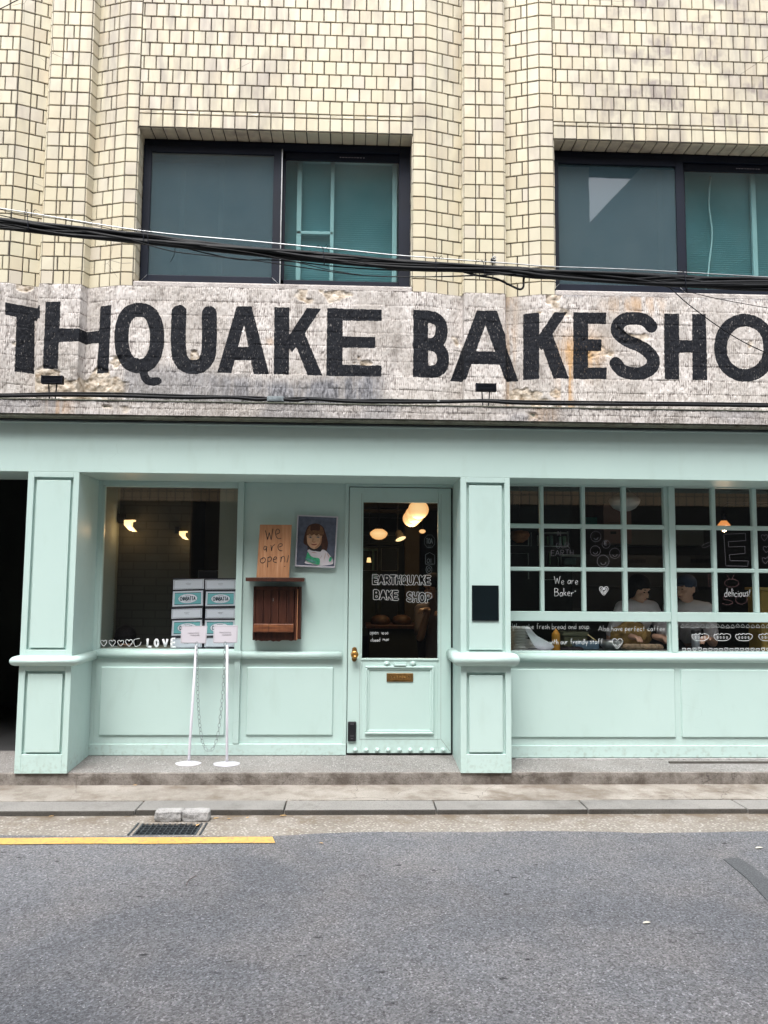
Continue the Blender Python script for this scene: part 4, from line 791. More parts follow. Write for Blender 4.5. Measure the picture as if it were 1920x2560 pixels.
for a,b in (((900,1110),(1040,1130)),((1235,1120),(1200,1300)),((1150,1180),(1110,1260)),((1270,1120),(1310,1230))): pp2(9,[a,((a[0]+b[0])/2+8,(a[1]+b[1])/2-6),b,((a[0]+b[0])/2-4,(a[1]+b[1])/2+4)])
pa.build('painting',pm,pt)
# black panel on the right pillar
MB().box(.906,1.110,-.006,.006,1.090,1.356).build('menu_panel',simple('glossy_black_panel',(.006,.010,.012),.12,.1,3),loc=(1.008,0,1.09),bevel=.002,tags=('glossy black rectangular panel fixed on the right pillar','panel'))
# floodlights on the ledge
def flood(x,y,lab):
    p=q(x,y,-.03); t=thing('floodlight',lab,'floodlight',(p[0],-.03,2.71),'floodlights on the ledge under the painted letters')
    w_=.078; b=MB(); b.box(p[0]-w_,p[0]+w_,-.055,-.02,p[2]-.032,p[2]+.030)
    for i in range(6): z=p[2]-.028+i*.0102; b.box(p[0]-w_+.006,p[0]+w_-.006,-.066,-.055,z,z+.004)
    b.box(p[0]-w_,p[0]-w_+.006,-.068,-.02,p[2]-.033,p[2]+.031); b.box(p[0]+w_-.006,p[0]+w_,-.068,-.02,p[2]-.033,p[2]+.031)
    b.build('housing',M['alu'],t,bevel=.0015)
    MB().box(p[0]-.06,p[0]+.06,-.022,-.010,p[2]-.026,p[2]+.024).build('lens',M['milk'],t)
    MB().tube([(p[0]-.03,-.035,p[2]-.03),(p[0]-.02,-.03,2.715)],.005,6).tube([(p[0]+.03,-.035,p[2]-.03),(p[0]+.02,-.03,2.715)],.005,6).box(p[0]-.035,p[0]+.035,-.05,-.01,2.706,2.713).build('bracket',M['alu'],t)
flood(133,950.5,'small black ribbed floodlight on the ledge below the letter H'); flood(1214,969.5,'small black ribbed floodlight on the ledge below the letter A of the second word')
# cable run along the ledge
cr=thing('ledge_cable','black cable run clipped along the concrete ledge above the shopfront','cable',(0,-.09,2.72))
px=[(-150,989),(0,990),(150,988),(300,990),(450,994),(579,994),(640,999),(668,998)]; px2=[(705,998),(740,1001),(780,998),(870,1004),(960,1005.5),(1100,1005),(1209,1003),(1300,1008),(1500,1011),(1700,1012),(1920,1015),(2200,1018)]
for pxs,nm in ((px,'conduit'),(px2,'conduit')):
    MB().tube(smooth([q(x,y,-.105) for x,y in pxs],6),.0125,10).build(nm,M['cable'],cr)
    MB().tube(smooth([q(x+8,y-4.5+2*math.sin(x),-.085) for x,y in pxs],6),.007,8).build('thin_cable',M['cable'],cr)
j0=q(668,991,-.11); j1=q(709,1004,-.11); MB().box(j0[0],j1[0],-.125,-.08,j1[2],j0[2]).box(j0[0]+.012,j1[0]-.012,-.128,-.125,j1[2]+.008,j0[2]-.008).build('junction_box',simple('weathered_grey_box',(.22,.26,.28),.5,.3,30),cr,bevel=.003)
for x,y in ((196,988),(328,990.5),(1096,1003.5),(769,997),(1409,1009)):
    p=q(x,y,-.105); MB().lathe(p,[(.014,-.004),(.0155,-.003),(.0155,.003),(.014,.004)],10,'Z').build('clip',M['steel'] if x in(1096,) else M['alu'],cr)
    cr.children[-1].rotation_euler=(0,0,0)
# eye bolt with rust on the right pilaster
eb=thing('eye_bolt','grey eye bolt with a rust stain on the right tiled pilaster','eye bolt',q(1233,651,.09))
p=q(1233,651,.085); MB().lathe(p,[(.022,0),(.022,-.006),(.008,-.008),(.007,-.03)],12,'Y').build('plate',M['alu'],eb); MB().tube([(p[0]+.014*math.cos(a),p[1]-.045,p[2]+.014*math.sin(a)) for a in np.linspace(0,6.3,14)],.004,6).build('eye',M['steel'],eb)
# overhead cables
oc_=thing('overhead_cable_bundle','thick bundle of black utility cables strung across the facade below the upper windows','cables',(0,-.75,4.0))
YC=-.75
cen=[(-420,520),(-150,545),(0,559),(165,577),(366,598),(640,629),(810,644),(1026,664),(1280,678),(1370,686),(1560,695),(1701,702),(1920,712),(2300,725)]
hw=[20,17,13,13,13,11,11,12,11,11,13,15,18,22]
for k in range(28):
    ph1,ph2=random.uniform(0,6.28),random.uniform(0,6.28); fr1=random.uniform(.004,.009); pts=[]
    for (x,y),h_ in zip(cen,hw):
        pts.append(np.array(q(x,y+h_*.8*math.sin(ph1+x*fr1),YC+.02*math.cos(ph2+x*fr1))))
    MB().tube(smooth(pts,7),random.choice([.006,.008,.010,.012,.014]),7).build('cable',M['cable'],oc_)
mes=[(-420,460),(0,521),(355,577),(640,604),(871,626),(1002,639),(1280,659),(1370,666),(1602,675),(1920,693),(2300,712)]
MB().tube(smooth([q(x,y,YC) for x,y in mes],6),.0042,7).build('messenger_wire',M['steel'],oc_)
for x,dy in ((66,9),(355,14),(366,22),(806,16),(1086,20),(1207,18),(1710,22)):
    yc=np.interp(x,[c[0] for c in cen],[c[1] for c in cen]); ym=np.interp(x,[c[0] for c in mes],[c[1] for c in mes])
    MB().tube(smooth([q(x-3,ym-4,YC-.015),q(x+2,ym+4,YC-.03),q(x+4,yc,YC-.035),q(x+5,yc+dy,YC-.02),q(x+3,yc+dy,YC+.02)],5),.0028,6).build('cable_tie',M['alu'],oc_)
    for j in range(3): 
        a=random.uniform(-20,20); MB().tube(smooth([q(x+a,ym+2,YC-.01),q(x+a+random.uniform(2,9),ym-random.uniform(3,9),YC-.03),q(x+a+random.uniform(6,16),ym+random.uniform(-3,5),YC-.02)],4),.0012,5).build('wire_end',M['cable'],oc_)
def wire(name,label,pts,r,Y=YC,mat='cable',n=6):
    return MB().tube(smooth([q(x,y,Y) for x,y in pts],n),r,7).build(name,M[mat],loc=q(*pts[0],Y),tags=(label,'wire'))
wire('upper_strand','thin black wire running above the cable bundle at the far left',[(-300,455),(0,538),(160,563),(366,588),(520,610),(640,622)],.0035)
wire('upper_strand','topmost thin black wire slanting down at the far left over the tiles',[(-300,440),(0,523),(60,535),(220,560),(340,590),(420,615)],.0028)
wire('slack_wire','slack black wire sagging lowest in front of the left upper window',[(330,600),(430,628),(530,640),(640,652),(780,672),(900,688),(1040,692),(1170,690),(1290,684)],.0036,YC-.03)
wire('slack_wire','slack black wire crossing the left window between bundle and lowest wire',[(500,615),(640,634),(760,660),(830,676),(930,690),(1060,692),(1180,688),(1250,684)],.003,YC-.05)
wire('slack_wire','thin wire hugging the underside of the bundle at the left window',[(240,588),(420,612),(520,634),(600,649),(700,651),(860,668),(1000,676),(1130,678)],.0045,YC+.03)
wire('cable_loop','thick black cable looping down below the bundle at the right pilaster',[(1150,677),(1191,688),(1240,697),(1275,713),(1298,723),(1308,718),(1309,700),(1313,683)],.0075)
wire('drop_wire','black wire dropping diagonally across the letter O at the right',[(1640,702),(1672,718),(1720,760),(1790,812),(1850,850),(1920,884),(2100,960)],.0036,-.6)
wire('drop_wire','thinner wire slanting right under the bundle in the right corner',[(1560,693),(1700,725),(1800,748),(1920,770),(2100,800)],.0024,-.7)
wire('corner_wire','thin dark wire crossing the top left corner of the tiles',[(-120,75),(0,22),(44,0),(150,-50)],.0035,-.3)
MB().tube(smooth([q(435,600,YC),q(438,622,YC),q(434,640,YC),q(426,655,YC)],4),.0022,6).build('hanging_wire_end',M['cable'],loc=q(435,600,YC),tags=('short frayed wire end hanging under the bundle over the left window','wire'))
# ---------------------------------------------------------------- stands and chain
def stand(bx,by,tx_,ty_,c4,lab,seed):
    g=atZ(bx,by,-.020); z_=-.022; t=thing('sign_stand',lab,'sign stand',(g[0],g[1],z_),'white sign stands on the step'); x,y=g[0],g[1]
    MB().lathe((x,y,z_),[(0,0),(.100,0),(.102,.003),(.100,.007),(.06,.010),(.02,.013),(.016,.02),(.0,.02)],36).build('base',M['white'],t)
    tp=np.array(q(tx_,ty_,y)); MB().tube([(x,y,z_+.01),(x,y,z_+.04),tuple(tp)],.0105,12).build('pole',M['white'],t)
    P4=[np.array(q(*CX(*p),y-.012)) for p in c4]; c=sum(P4)/4; b=MB().prism([tuple(p) for p in P4],(0,.008,0)); bo=b.build('sign_plate',M['paper'],t,bevel=.002)
    i4=[c+(p-c)*.93 for p in P4]; bb=MB()
    for i in range(4): bb.tube([i4[i]+np.array((0,-.001,0)),i4[(i+1)%4]+np.array((0,-.001,0))],.0007,4)
    rs=random.Random(seed); x0,z0=c[0]-.045,c[2]
    for row,(n_,dz) in enumerate(((10,.008),(8,-.010))):
        for i in range(n_):
            xx=x0+i*.009+row*.02; hh=.011+rs.uniform(-.002,.003); s0=[(xx,y-.0135,z0+dz+rs.uniform(-.002,.002)),(xx+rs.uniform(.002,.005),y-.0135,z0+dz+hh),(xx+.006,y-.0135,z0+dz+rs.uniform(0,.006)),(xx+.001,y-.0135,z0+dz+rs.uniform(.003,.009))]
            bb.tube(s0,.0008,4)
    bb.build('faint_print',M['greyink'],bo); return t,tp
s1,tp1=stand(472,1908,491,1612,((345,1065),(855,1065),(830,1415),(322,1405)),'white sign stand on round base, left one of the chained pair',3)
s2,tp2=stand(567,1909.6,568,1612,((985,1050),(1460,1055),(1445,1400),(965,1405)),'white sign stand on round base, right one of the chained pair',9)
ch=MB(); pts=smooth([q(*p,.15) for p in ((492,1605),(493.5,1680),(496,1770),(503,1838),(512,1868),(523,1877),(534,1868),(545,1835),(553,1770),(559,1700),(563,1605))],30)
L=[0]; 
for a,b in zip(pts[:-1],pts[1:]): L.append(L[-1]+np.linalg.norm(b-a))
nl=int(L[-1]/.030)
for i in range(nl):
    s_=(i+.5)/nl*L[-1]; j=min(len(pts)-2,int(np.searchsorted(L,s_))-1); t_=(s_-L[j])/(L[j+1]-L[j]+1e-9); c=pts[j]*(1-t_)+pts[j+1]*t_; d=pts[j+1]-pts[j]; d/=np.linalg.norm(d)
    sd_=np.array([0,1.,0]) if i%2 else np.cross(d,[0,1.,0]); k=(.35 if i%2 else 1.0); sd2=np.cross(d,[0,1.,0])*k+np.array([0,1.,0])*(1-k)*.9; sd2/=np.linalg.norm(sd2)
    ch.tube([c+d*.018*math.cos(a)*(1.0)+sd2*.0095*math.sin(a) for a in np.linspace(0,2*math.pi,11)],.0021,5,cap=False)
ch.build('chain',M['chainm'],loc=tuple(pts[0]),tags=('grey link chain hanging in a loop between the two sign stands','chain'))
# ---------------------------------------------------------------- gutter: drain, rubble, leaves
dg=thing('drain_grate','rusty dark steel drain grate set in the gutter beside the yellow line','drain grate',((gx0+gx1)/2,(gy0+gy1)/2,ZR))
iron=simple('rusty_iron',(.06,.07,.08),.5,.4,30,.3,.5)
fm=MB().rects([(gx0,gx0+.012,gy0,gy1,ZR-.03,ZR+.004),(gx1-.012,gx1,gy0,gy1,ZR-.03,ZR+.004),(gx0,gx1,gy0,gy0+.010,ZR-.03,ZR+.003),(gx0-.03,gx0-.018,gy0,gy1,ZR-.01,ZR+.006),(gx1+.018,gx1+.03,gy0,gy1,ZR-.01,ZR+.006)]); fm.build('frame',iron,dg,bevel=.001)
bs_=MB()
for i in range(1,11): x=gx0+(gx1-gx0)*i/11; bs_.box(x-.003,x+.003,gy0+.01,gy1,ZR-.028,ZR+.002)
for j in range(1,5): y=gy0+(gy1-gy0)*j/5; bs_.box(gx0+.012,gx1-.012,y-.003,y+.003,ZR-.02,ZR+.004)
bs_.build('bars',iron,dg)
MB().rects([(gx0,gx1,gy0,gy1,-.299,-.28)]).build('pit',M['dark'],dg)
def chunk(x0,x1,y0,y1,lab,sd_):
    a=atZ(x0,y1,ZR); b=atZ(x1,y1,ZR); bm=bmesh.new(); bmesh.ops.create_cube(bm,size=1); bmesh.ops.subdivide_edges(bm,edges=bm.edges,cuts=5,use_grid_fill=True)
    cx=(a[0]+b[0])/2; cy=a[1]+.05; w_=b[0]-a[0]; r=random.Random(sd_); hgt=.066
    for v in bm.verts:
        c=v.co.copy(); l=max(abs(c.x),abs(c.y),abs(c.z)); s=c*( .86+.14*(l/ (c.length+1e-6))*1.2); s=c.lerp(c.normalized()*.62,.10)
        v.co=Vector((cx+s.x*w_*1.04+r.uniform(-.005,.005),cy+s.y*.10+r.uniform(-.005,.005),ZR+hgt/2+s.z*hgt+r.uniform(-.005,.005)))
    me=bpy.data.meshes.new('concrete_chunk'); bm.to_mesh(me); bm.free(); me.materials.append(M['rubble']); me.polygons.foreach_set('use_smooth',[True]*len(me.polygons))
    o=bpy.data.objects.new('concrete_chunk',me); S.collection.objects.link(o); W[o.name]=(0,0,0)
    for v in me.vertices: v.co-=Vector((cx,cy,ZR))
    o.location=(cx,cy,ZR); tag(o,lab,'concrete chunk','concrete chunks by the drain'); o.modifiers.new('s','SUBSURF').render_levels=1
chunk(386,451,2030,2056,'broken pale concrete chunk behind the drain grate, left of the pair',1); chunk(454,520,2028,2056,'broken pale concrete chunk behind the drain grate, right of the pair',2)
leafm=simple('dry_leaf',(.50,.33,.15),.7,.3,40); leafw=simple('pale_leaf',(.62,.58,.50),.7,.1)
def leaf(x,y,Z,s,ang,lab,mat=leafm):
    g=atZ(x,y,Z); ca,sa=math.cos(ang),math.sin(ang); v=[];out=[(-1,0),(-.6,.32),(0,.45),(.6,.3),(1,0),(.6,-.28),(0,-.4),(-.6,-.3)]
    mid=[(-.6,0),(0,0),(.6,0)]
    P_=[(a,b,.12+abs(b)*.5+random.uniform(0,.1)) for a,b in out]+[(a,b,.04) for a,b in mid]
    v=[((a*ca-b*sa)*s,(a*sa+b*ca)*s,.003+c*s*.5) for a,b,c in P_]; f=[(0,1,8),(1,2,9,8),(2,3,10,9),(3,4,10),(4,5,10),(5,6,9,10),(6,7,8,9),(7,0,8)]
    mb=MB(); mb.add([(g[0]+a,g[1]+b,Z+c) for a,b,c in v],f,0,True); o=mb.build('fallen_leaf',mat,loc=(g[0],g[1],Z)); tag(o,lab,'leaf','fallen leaves in the street'); sl_=o.modifiers.new('t','SOLIDIFY'); sl_.thickness=.0006
leaf(540,2047,ZR,.020,.5,'curled tan leaf just right of the concrete chunks'); leaf(573,2048,ZR,.013,.2,'tiny brown leaf between the curled leaf and the drain end'); leaf(619,2045,ZR,.015,1.1,'small yellowish leaf by the kerb right of the drain'); leaf(708,2041,ZR,.024,.05,'long tan leaf lying against the kerb right of the yellow line end')
leaf(494,2064,ZR+.004,.020,1.3,'pale leaf stuck at the right rim of the drain grate'); leaf(128,2042,ZR,.017,.1,'yellow leaf at the kerb foot at the left'); leaf(803,2109,ZR+.005,.014,-.4,'small orange leaf on the asphalt right of the yellow line end')
leaf(1898,2122,ZR+.005,.027,.3,'whitish leaf on the asphalt near the right edge',leafw); leaf(1617,2309,ZR+.005,.021,.3,'torn white paper scrap on the asphalt',leafw); leaf(338,1964,ZP,.016,.2,'small yellow leaf on the pavement below the step',leafm)
tw=MB(); tw.tube(smooth([atZ(x,y,ZR+.01) for x,y in ((466,2213),(469,2204),(478,2196),(491,2189))],5),.0016,6); tw.build('twig',M['redwood'],loc=tuple(atZ(478,2196,ZR)),tags=('short curved brown twig on the asphalt','twig'))
# ================================================================ inside: left window
bm_dark=simple('dark_card',(.012,.012,.022),.5,.2,8); bw=simple('white_card',(.58,.63,.69),.5,.03); bt=simple('teal_card',(.13,.40,.42),.5,.04); bi=simple('dark_print',(.02,.05,.07),.5,.05)
# (corners TL, TR, BR, BL in the close-up), kind
BX=[(((185,155),(790,138),(786,332),(182,348)),0,'topmost white pastry box of the left stack in the window'),(((178,385),(772,366),(768,662),(164,684)),1,'second box from top of the left stack, teal CHIABATTA label'),(((152,735),(752,716),(748,905),(146,925)),0,'middle white box of the left stack'),(((165,962),(752,945),(748,1243),(148,1258)),1,'teal box fourth from top of the left stack, half hidden by a sign'),(((135,1312),(748,1302),(746,1488),(128,1505)),0,'bottom white box of the left stack, behind the word LOVE'),
(((818,155),(1420,150),(1415,340),(815,345)),0,'topmost white pastry box of the right stack in the window'),(((830,388),(1418,386),(1412,665),(815,675)),1,'second box from top of the right stack, teal CHIABATTA label'),(((822,728),(1408,722),(1402,912),(818,915)),0,'middle white box of the right stack'),(((808,955),(1400,952),(1395,1245),(805,1255)),1,'teal box fourth from top of the right stack, half hidden by a sign'),(((800,1305),(1388,1302),(1382,1478),(798,1484)),0,'bottom white box of the right stack')]
YX=.545; stackz={0:[],1:[]}
tops=[120,352,695,930,1282,1530]; 
for i,(c4,kd,lab) in enumerate(BX):
    col_=i//5; P4=[np.array(q(*CX(*p),YX)) for p in c4]; r_i=i%5
    x0=min(p[0] for p in P4)-.004; x1=max(p[0] for p in P4)+.006; xm=(c4[0][0]+c4[1][0])/2
    z1=q(*CX(xm,tops[r_i]),YX)[2]; z0=q(*CX(xm,tops[r_i+1]),YX)[2]; x1=min(x1,wx1-.002)
    t=thing('bread_box',lab,'box',((x0+x1)/2,YX,z0),'bread boxes stacked in the picture window')
    MB().box(x0,x1,YX+.003,YX+.26,z0+.0012,z1-.0012).build('carton',bm_dark,t,bevel=.002)
    c=sum(P4)/4; fn=lambda k:[c+(p-c)*np.array((k,1,1-(1-k)*2.1)) for p in P4]
    lb=MB(); lb.add(P4,[(0,1,2,3)],0)
    if kd==0:
        g=fn(.93)
        for a in range(4): lb.tube([g[a]-np.array((0,.0006,0)),g[(a+1)%4]-np.array((0,.0006,0))],.0009,4,2)
        for row,dz in ((0,.006),(1,-.004)):
            xx=c[0]-.021+row*.004; lb.tube([np.array((xx+k*.0042,YX-.001,c[2]+dz+random.uniform(0,.003))) for k in range(11-2*row)],.0008,4,2)
    else:
        for kk,mi,dd in ((.955,2,.0004),(.945,0,.0008),(.875,2,.0012),(.865,1,.0016)):
            lb.add([p-np.array((0,dd,0)) for p in [c+(p-c)*np.array((kk,1,.72 if mi==1 else (.92 if kk>.9 else .80))) for p in P4]],[(0,1,2,3)],mi)
        wv=(P4[1]-P4[0]); hv=(P4[3]-P4[0]); 
        for rx,mi,dd in ((.325,2,.002),(.315,0,.0024)):
            lb.add([c+wv*rx*math.cos(a)+hv*(rx*.98-.005)*math.sin(a)-np.array((0,dd,0)) for a in np.linspace(0,6.2832,36,endpoint=False)],[tuple(range(36))],mi)
        hgt=.030; tw_=text_strokes('CHIABATTA',0,0,1,1.,.18); Wt=max(p[0] for s in tw_ for p in s)
        for s in tw_:
            for run in split([c+wv*(.50*(x/Wt-.5))+np.array((0,-.003,-hgt*(y+.5))) for x,y in s]): lb.tube(run,.0030,5,2,.2)
        for dz in (.026,-.026): lb.tube([c+wv*k+np.array((0,-.003,dz+random.uniform(-.001,.001))) for k in np.linspace(-.1,.1,9)],.0009,4,2)
    lb.build('label_front',[bw,bt,bi],t)
ws=MB().box(-2.02,-.94,.53,1.0,.80,wz0+.0).build('display_shelf',M['palewall'],loc=(-1.5,.76,.8),tags=('low display shelf inside the picture window under the bread boxes','shelf'))
def sconce(x,y,k,lab,Y):
    cf=lambda a,b: q(*C1(x+a*k,y+b*k),Y); t=thing('wall_lamp',lab,'wall lamp',cf(0,0),'lit wall lamps in the left room')
    MB().prism([cf(0,-28),(cf(70,-30)),(cf(68,-20)),cf(50,-18),cf(48,12),cf(78,46),cf(58,46),cf(30,34),cf(2,4)],(0,.05,0)).build('paper_shade',M['sconce'],t)
    MB().box(*sorted((cf(-38,0)[0],cf(2,0)[0])),Y,Y+.05,cf(0,-6)[2],cf(0,-70)[2]).build('mount',M['black'],t)
    pl_=bpy.data.lights.new('glow','POINT'); pl_.energy=.32*k*k; pl_.color=(1,.6,.25); pl_.shadow_soft_size=.04; lo_=bpy.data.objects.new('glow',pl_); S.collection.objects.link(lo_); lo_.parent=t; lo_.location=Vector((.06,-.05,-.06))
sconce(802,443,1,'lit folded paper wall lamp at the upper left behind the picture window',.90); sconce(1160,508,.72,'smaller lit wall lamp to the right inside the picture window',.93)
# ================================================================ pendants behind the door and kitchen window
def globe(x,y,rpx,Y,lab,kind='lamp'):
    p=q(x,y,Y); R=rpx/(F/(Y+6.085)); t=thing('pendant_lamp',lab,'pendant lamp',p,'opal pendant lamps inside the shop')
    MB().lathe(p,[(0,-.60*R),(.35*R,-.56*R),(.72*R,-.38*R),(.95*R,-.08*R),(1.0*R,.12*R),(.93*R,.27*R),(.60*R,.52*R),(.42*R,.60*R)],32).build('opal_shade',M[kind],t)
    MB().lathe(p,[(.44*R,.58*R),(.40*R,.72*R),(.15*R,.95*R),(.02,1.0*R),(.02,1.1*R),(0.006,1.1*R),(.006,max(1.3*R,2.9-p[2])),(0,max(1.3*R,2.9-p[2]))],12).build('fitter',M['black'],t); return t,R
def round_globe(x,y,rpx,Y,lab):
    p=q(x,y,Y); R=rpx/(F/(Y+6.085)); t=thing('pendant_lamp',lab,'pendant lamp',p,'opal pendant lamps inside the shop')
    MB().lathe(p,[(0,-.92*R)]+[(R*math.cos(a),.92*R*math.sin(a)) for a in np.linspace(-1.35,1.2,12)],32).build('opal_shade',M['lamp'],t)
    MB().lathe(p,[(.38*R,.85*R),(.34*R,1.0*R),(.05*R,1.15*R),(.008,2.9-p[2]),(0,2.9-p[2])],12).build('fitter',M['black'],t)
    pl_=bpy.data.lights.new('glow','POINT'); pl_.energy=2.6; pl_.color=(1,.66,.32); pl_.shadow_soft_size=R; lo_=bpy.data.objects.new('glow',pl_); S.collection.objects.link(lo_); lo_.parent=t; lo_.location=Vector((0,0,-R*1.3)); return t
a=CD(1198,318); round_globe(*a,26,2.0,'largest glowing opal globe, nearest behind the door glass'); a=CD(1128,410); round_globe(*a,24,2.55,'middle glowing opal globe of the overlapping row of three'); a=CD(1075,478); round_globe(*a,22.5,3.1,'farthest glowing opal globe of the overlapping row of three')
a=CD(482,765); globe(*a,22.3,4.6,'glowing schoolhouse lamp with dark cap at the left of the door glass'); a=CD(1268,712); globe(*a,8.5,4.2,'small glowing lamp at the right behind the door glass')
pe=q(*CD(880,850),3.4); ct=thing('cone_lamp','small dark cone lamp tilted with lit opening behind the door glass','pendant lamp',pe)
dv=np.array([.32,-.35,-.88]); dv/=np.linalg.norm(dv); u1=np.cross(dv,[0,1,0]); u1/=np.linalg.norm(u1); u2=np.cross(dv,u1); sh=MB(); prof=[(.015,-.12),(.04,-.10),(.055,-.03),(.065,.0)]
v=[];f=[]
for r,h in prof:
    for k in range(24): v.append(np.array(pe)+dv*h+(u1*math.cos(k*math.pi/12)+u2*math.sin(k*math.pi/12))*r)
for i in range(3):
    for k in range(24): f.append((i*24+k,i*24+(k+1)%24,(i+1)*24+(k+1)%24,(i+1)*24+k))
sh.add(v,f,0,True).build('shade',M['tanwall'],ct)
MB().add([np.array(pe)+dv*-.004+(u1*math.cos(k*math.pi/12)+u2*math.sin(k*math.pi/12))*.063 for k in range(24)],[tuple(range(24))]).build('lit_opening',M['bulb'],ct); MB().tube([np.array(pe)-dv*.12,(pe[0]-.02,pe[1],2.9)],.005,6).build('cord',M['black'],ct)
a=q(*CD(305,1225),5.2); ft=thing('far_lamp','tiny lit tapered lamp framed by the far white window','pendant lamp',a); MB().lathe(a,[(0,.03),(.022,.032),(.033,-.035),(0,-.036)],16).build('shade',M['sconce'],ft); MB().tube([(a[0],a[1],a[2]+.03),(a[0],a[1],2.9)],.004,5).build('cord',M['black'],ft)
p=q(*C4(-2,405),.95); a,_R=globe(1561,1256,39,.95,'large unlit milky schoolhouse lamp behind the kitchen window','milk')
a=q(*C4(1105,620),1.1); t=thing('amber_pendant','small amber glowing cone lamp on a black pipe behind the kitchen window','pendant lamp',a,None)
s_=(7.185/F)*.24406
MB().lathe(a,[(66*s_,-16*s_),(60*s_,0),(28*s_,40*s_),(20*s_,42*s_)],24).build('amber_shade',M['amber'],t); MB().lathe(a,[(0,-78*s_),(20*s_,-74*s_),(27*s_,-55*s_),(16*s_,-25*s_),(0,-20*s_)],16).build('bulb',M['bulb'],t); MB().lathe(a,[(28*s_,40*s_),(30*s_,48*s_),(30*s_,105*s_),(16*s_,110*s_),(0,110*s_)],16).build('socket',M['black'],t)
MB().tube(smooth([q(*C4(1105,520),1.1),q(*C4(1106,450),1.1),q(*C4(1125,415),1.1),q(*C4(1200,405),1.1),q(*C4(1500,408),1.1),q(*C4(1900,410),1.1)],5),.012,8).build('pipe',M['black'],t)
pl_=bpy.data.lights.new('glow','POINT'); pl_.energy=.6; pl_.color=(1,.7,.45); pl_.shadow_soft_size=.02; lo_=bpy.data.objects.new('glow',pl_); S.collection.objects.link(lo_); lo_.parent=t; lo_.location=Vector((0,-.03,-.09))
# back of the shop behind the door: green-black partition with a pale framed window
Yk=5.6
def bx_at(mb,cf,x0,y0,x1,y1,Y,d=.05,mat=0):
    a=q(*cf(x0,y0),Y); b=q(*cf(x1,y1),Y); mb.box(min(a[0],b[0]),max(a[0],b[0]),Y,Y+d,min(a[2],b[2]),max(a[2],b[2]),mat); return mb
bk=thing('back_partition','dark green glazed partition at the back of the shop seen through the door','partition',q(*CD(600,1500),Yk))
o=MB(); bx_at(o,CD,-700,700,960,960,Yk,.2); bx_at(o,CD,-700,960,960,2600,Yk+.1,.2); bx_at(o,CD,455,960,525,2200,Yk-.03,.1); bx_at(o,CD,830,960,955,2300,Yk-.03,.1); o.build('timber',M['darkgreen'],bk)
o=MB()
for (x0,y0,x1,y1) in ((150,1015,460,1022),(150,1412,460,1422),(452,1015,460,1420),(525,1015,830,1022),(525,1412,830,1426),(525,1015,533,1420),(822,1015,832,1420),(150,1450,830,1456),(150,775,800,779),(150,887,785,893),(200,462,930,470)): bx_at(o,CD,x0,y0,x1,y1,Yk-.06,.02)
o.build('pale_beading',simple('dim_beading',(.22,.25,.22),.6,.1),bk)
o=MB(); bx_at(o,CD,150,1022,452,1060,Yk-.02,.02); bx_at(o,CD,362,1060,400,1412,Yk-.02,.02); bx_at(o,CD,362,1456,450,1560,Yk-.02,.02); o.build('pale_frame',simple('dim_mint',(.12,.25,.23),.6,.1),bk)
o=MB(); bx_at(o,CD,533,1022,822,1412,Yk-.02,.02); bx_at(o,CD,533,1460,822,2300,Yk+.02,.02); o.build('dark_pane',M['bluedark'],bk)
o=MB(); bx_at(o,CD,150,170,1700,300,5.0,.3); bx_at(o,CD,150,310,950,350,4.7,.3); o.build('ceiling_beam',M['tanwall'],loc=q(*CD(600,250),5.0),tags=('tan ceiling beams inside the shop above the door view','beam'))
o=MB(); bx_at(o,CD,960,600,1210,2400,4.4,.2); o.build('tan_pier',M['tanwall'],loc=q(*CD(1100,2000),4.4),tags=('tan wall pier inside the shop right of the green partition','pier'))
tb=thing('serving_counter','dark serving counter with loaves on top inside the shop behind the door','counter',(.55,3.2,0))
MB().box(.20,1.15,3.1,3.7,0,.86).build('cabinet',M['dark'],tb); MB().box(.16,1.18,3.05,3.75,.86,.90).build('top',M['redwood'],tb,bevel=.006)
for i,(x,y,n_) in enumerate(((.33,3.25,'browned loaf at the left end of the dark counter behind the door'),(.58,3.3,'second browned loaf on the dark counter behind the door'),(.84,3.22,'yellowish loaf on the counter nearest the right door stile'))):
    MB().lathe((x,y,.90),[(.10,0),(.12,.03),(.10,.08),(.05,.105),(0,.11)],20).build('loaf',simple('crust%d'%i,(.05,.022,.008) if i<2 else (.10,.06,.015),.6,.4,20,.5),loc=(x,y,.9),tags=(n_,'bread','loaves on the counter behind the door'))
# ---------------------------------------------------------------- kitchen behind the gridded windows
MB().box(1.22,5.0,.46,.98,.72,.812).build('work_counter',simple('steel_top',(.12,.14,.15),.4,.2,5),loc=(3,.7,.72),tags=('dark steel work counter under the gridded kitchen windows','counter'),bevel=.004)
MB().box(1.31,5.1,2.7,2.8,0,2.9).build('kitchen_back_wall',simple('kitchen_wall',(.045,.05,.043),.8,.2,1.5),loc=(3.2,2.75,0),tags=('dim back wall of the kitchen seen through the gridded windows','wall'))
MB().box(1.30,1.36,.9,5.5,0,2.9).build('kitchen_side_wall',M['dark'],loc=(1.33,3,0),tags=('dark partition wall between the kitchen and the shop','wall'))
ov=thing('deck_oven','grey stacked deck oven with vent slots behind the two bakers','oven',(3.0,2.2,0)); om=simple('oven_grey',(.05,.058,.06),.45,.15,3); o=MB()
oz=[q(1600,y,2.2)[2] for y in (1387,1422,1470,1528)]
o.box(2.15,3.75,2.2,2.69,0,oz[0]); 
for z in oz[1:]: o.box(2.14,3.76,2.18,2.2,z-.004,z+.02)
o.build('body',om,ov,bevel=.006); o=MB()
for bx in (140,450,770,820):
    for by in ((970,1010),(1255,1290)):
        for k in range(13): bx_at(o,C4,bx+k*13,by[0],bx+k*13+6,by[1],2.17,.012)
o.build('vents',M['black'],ov)
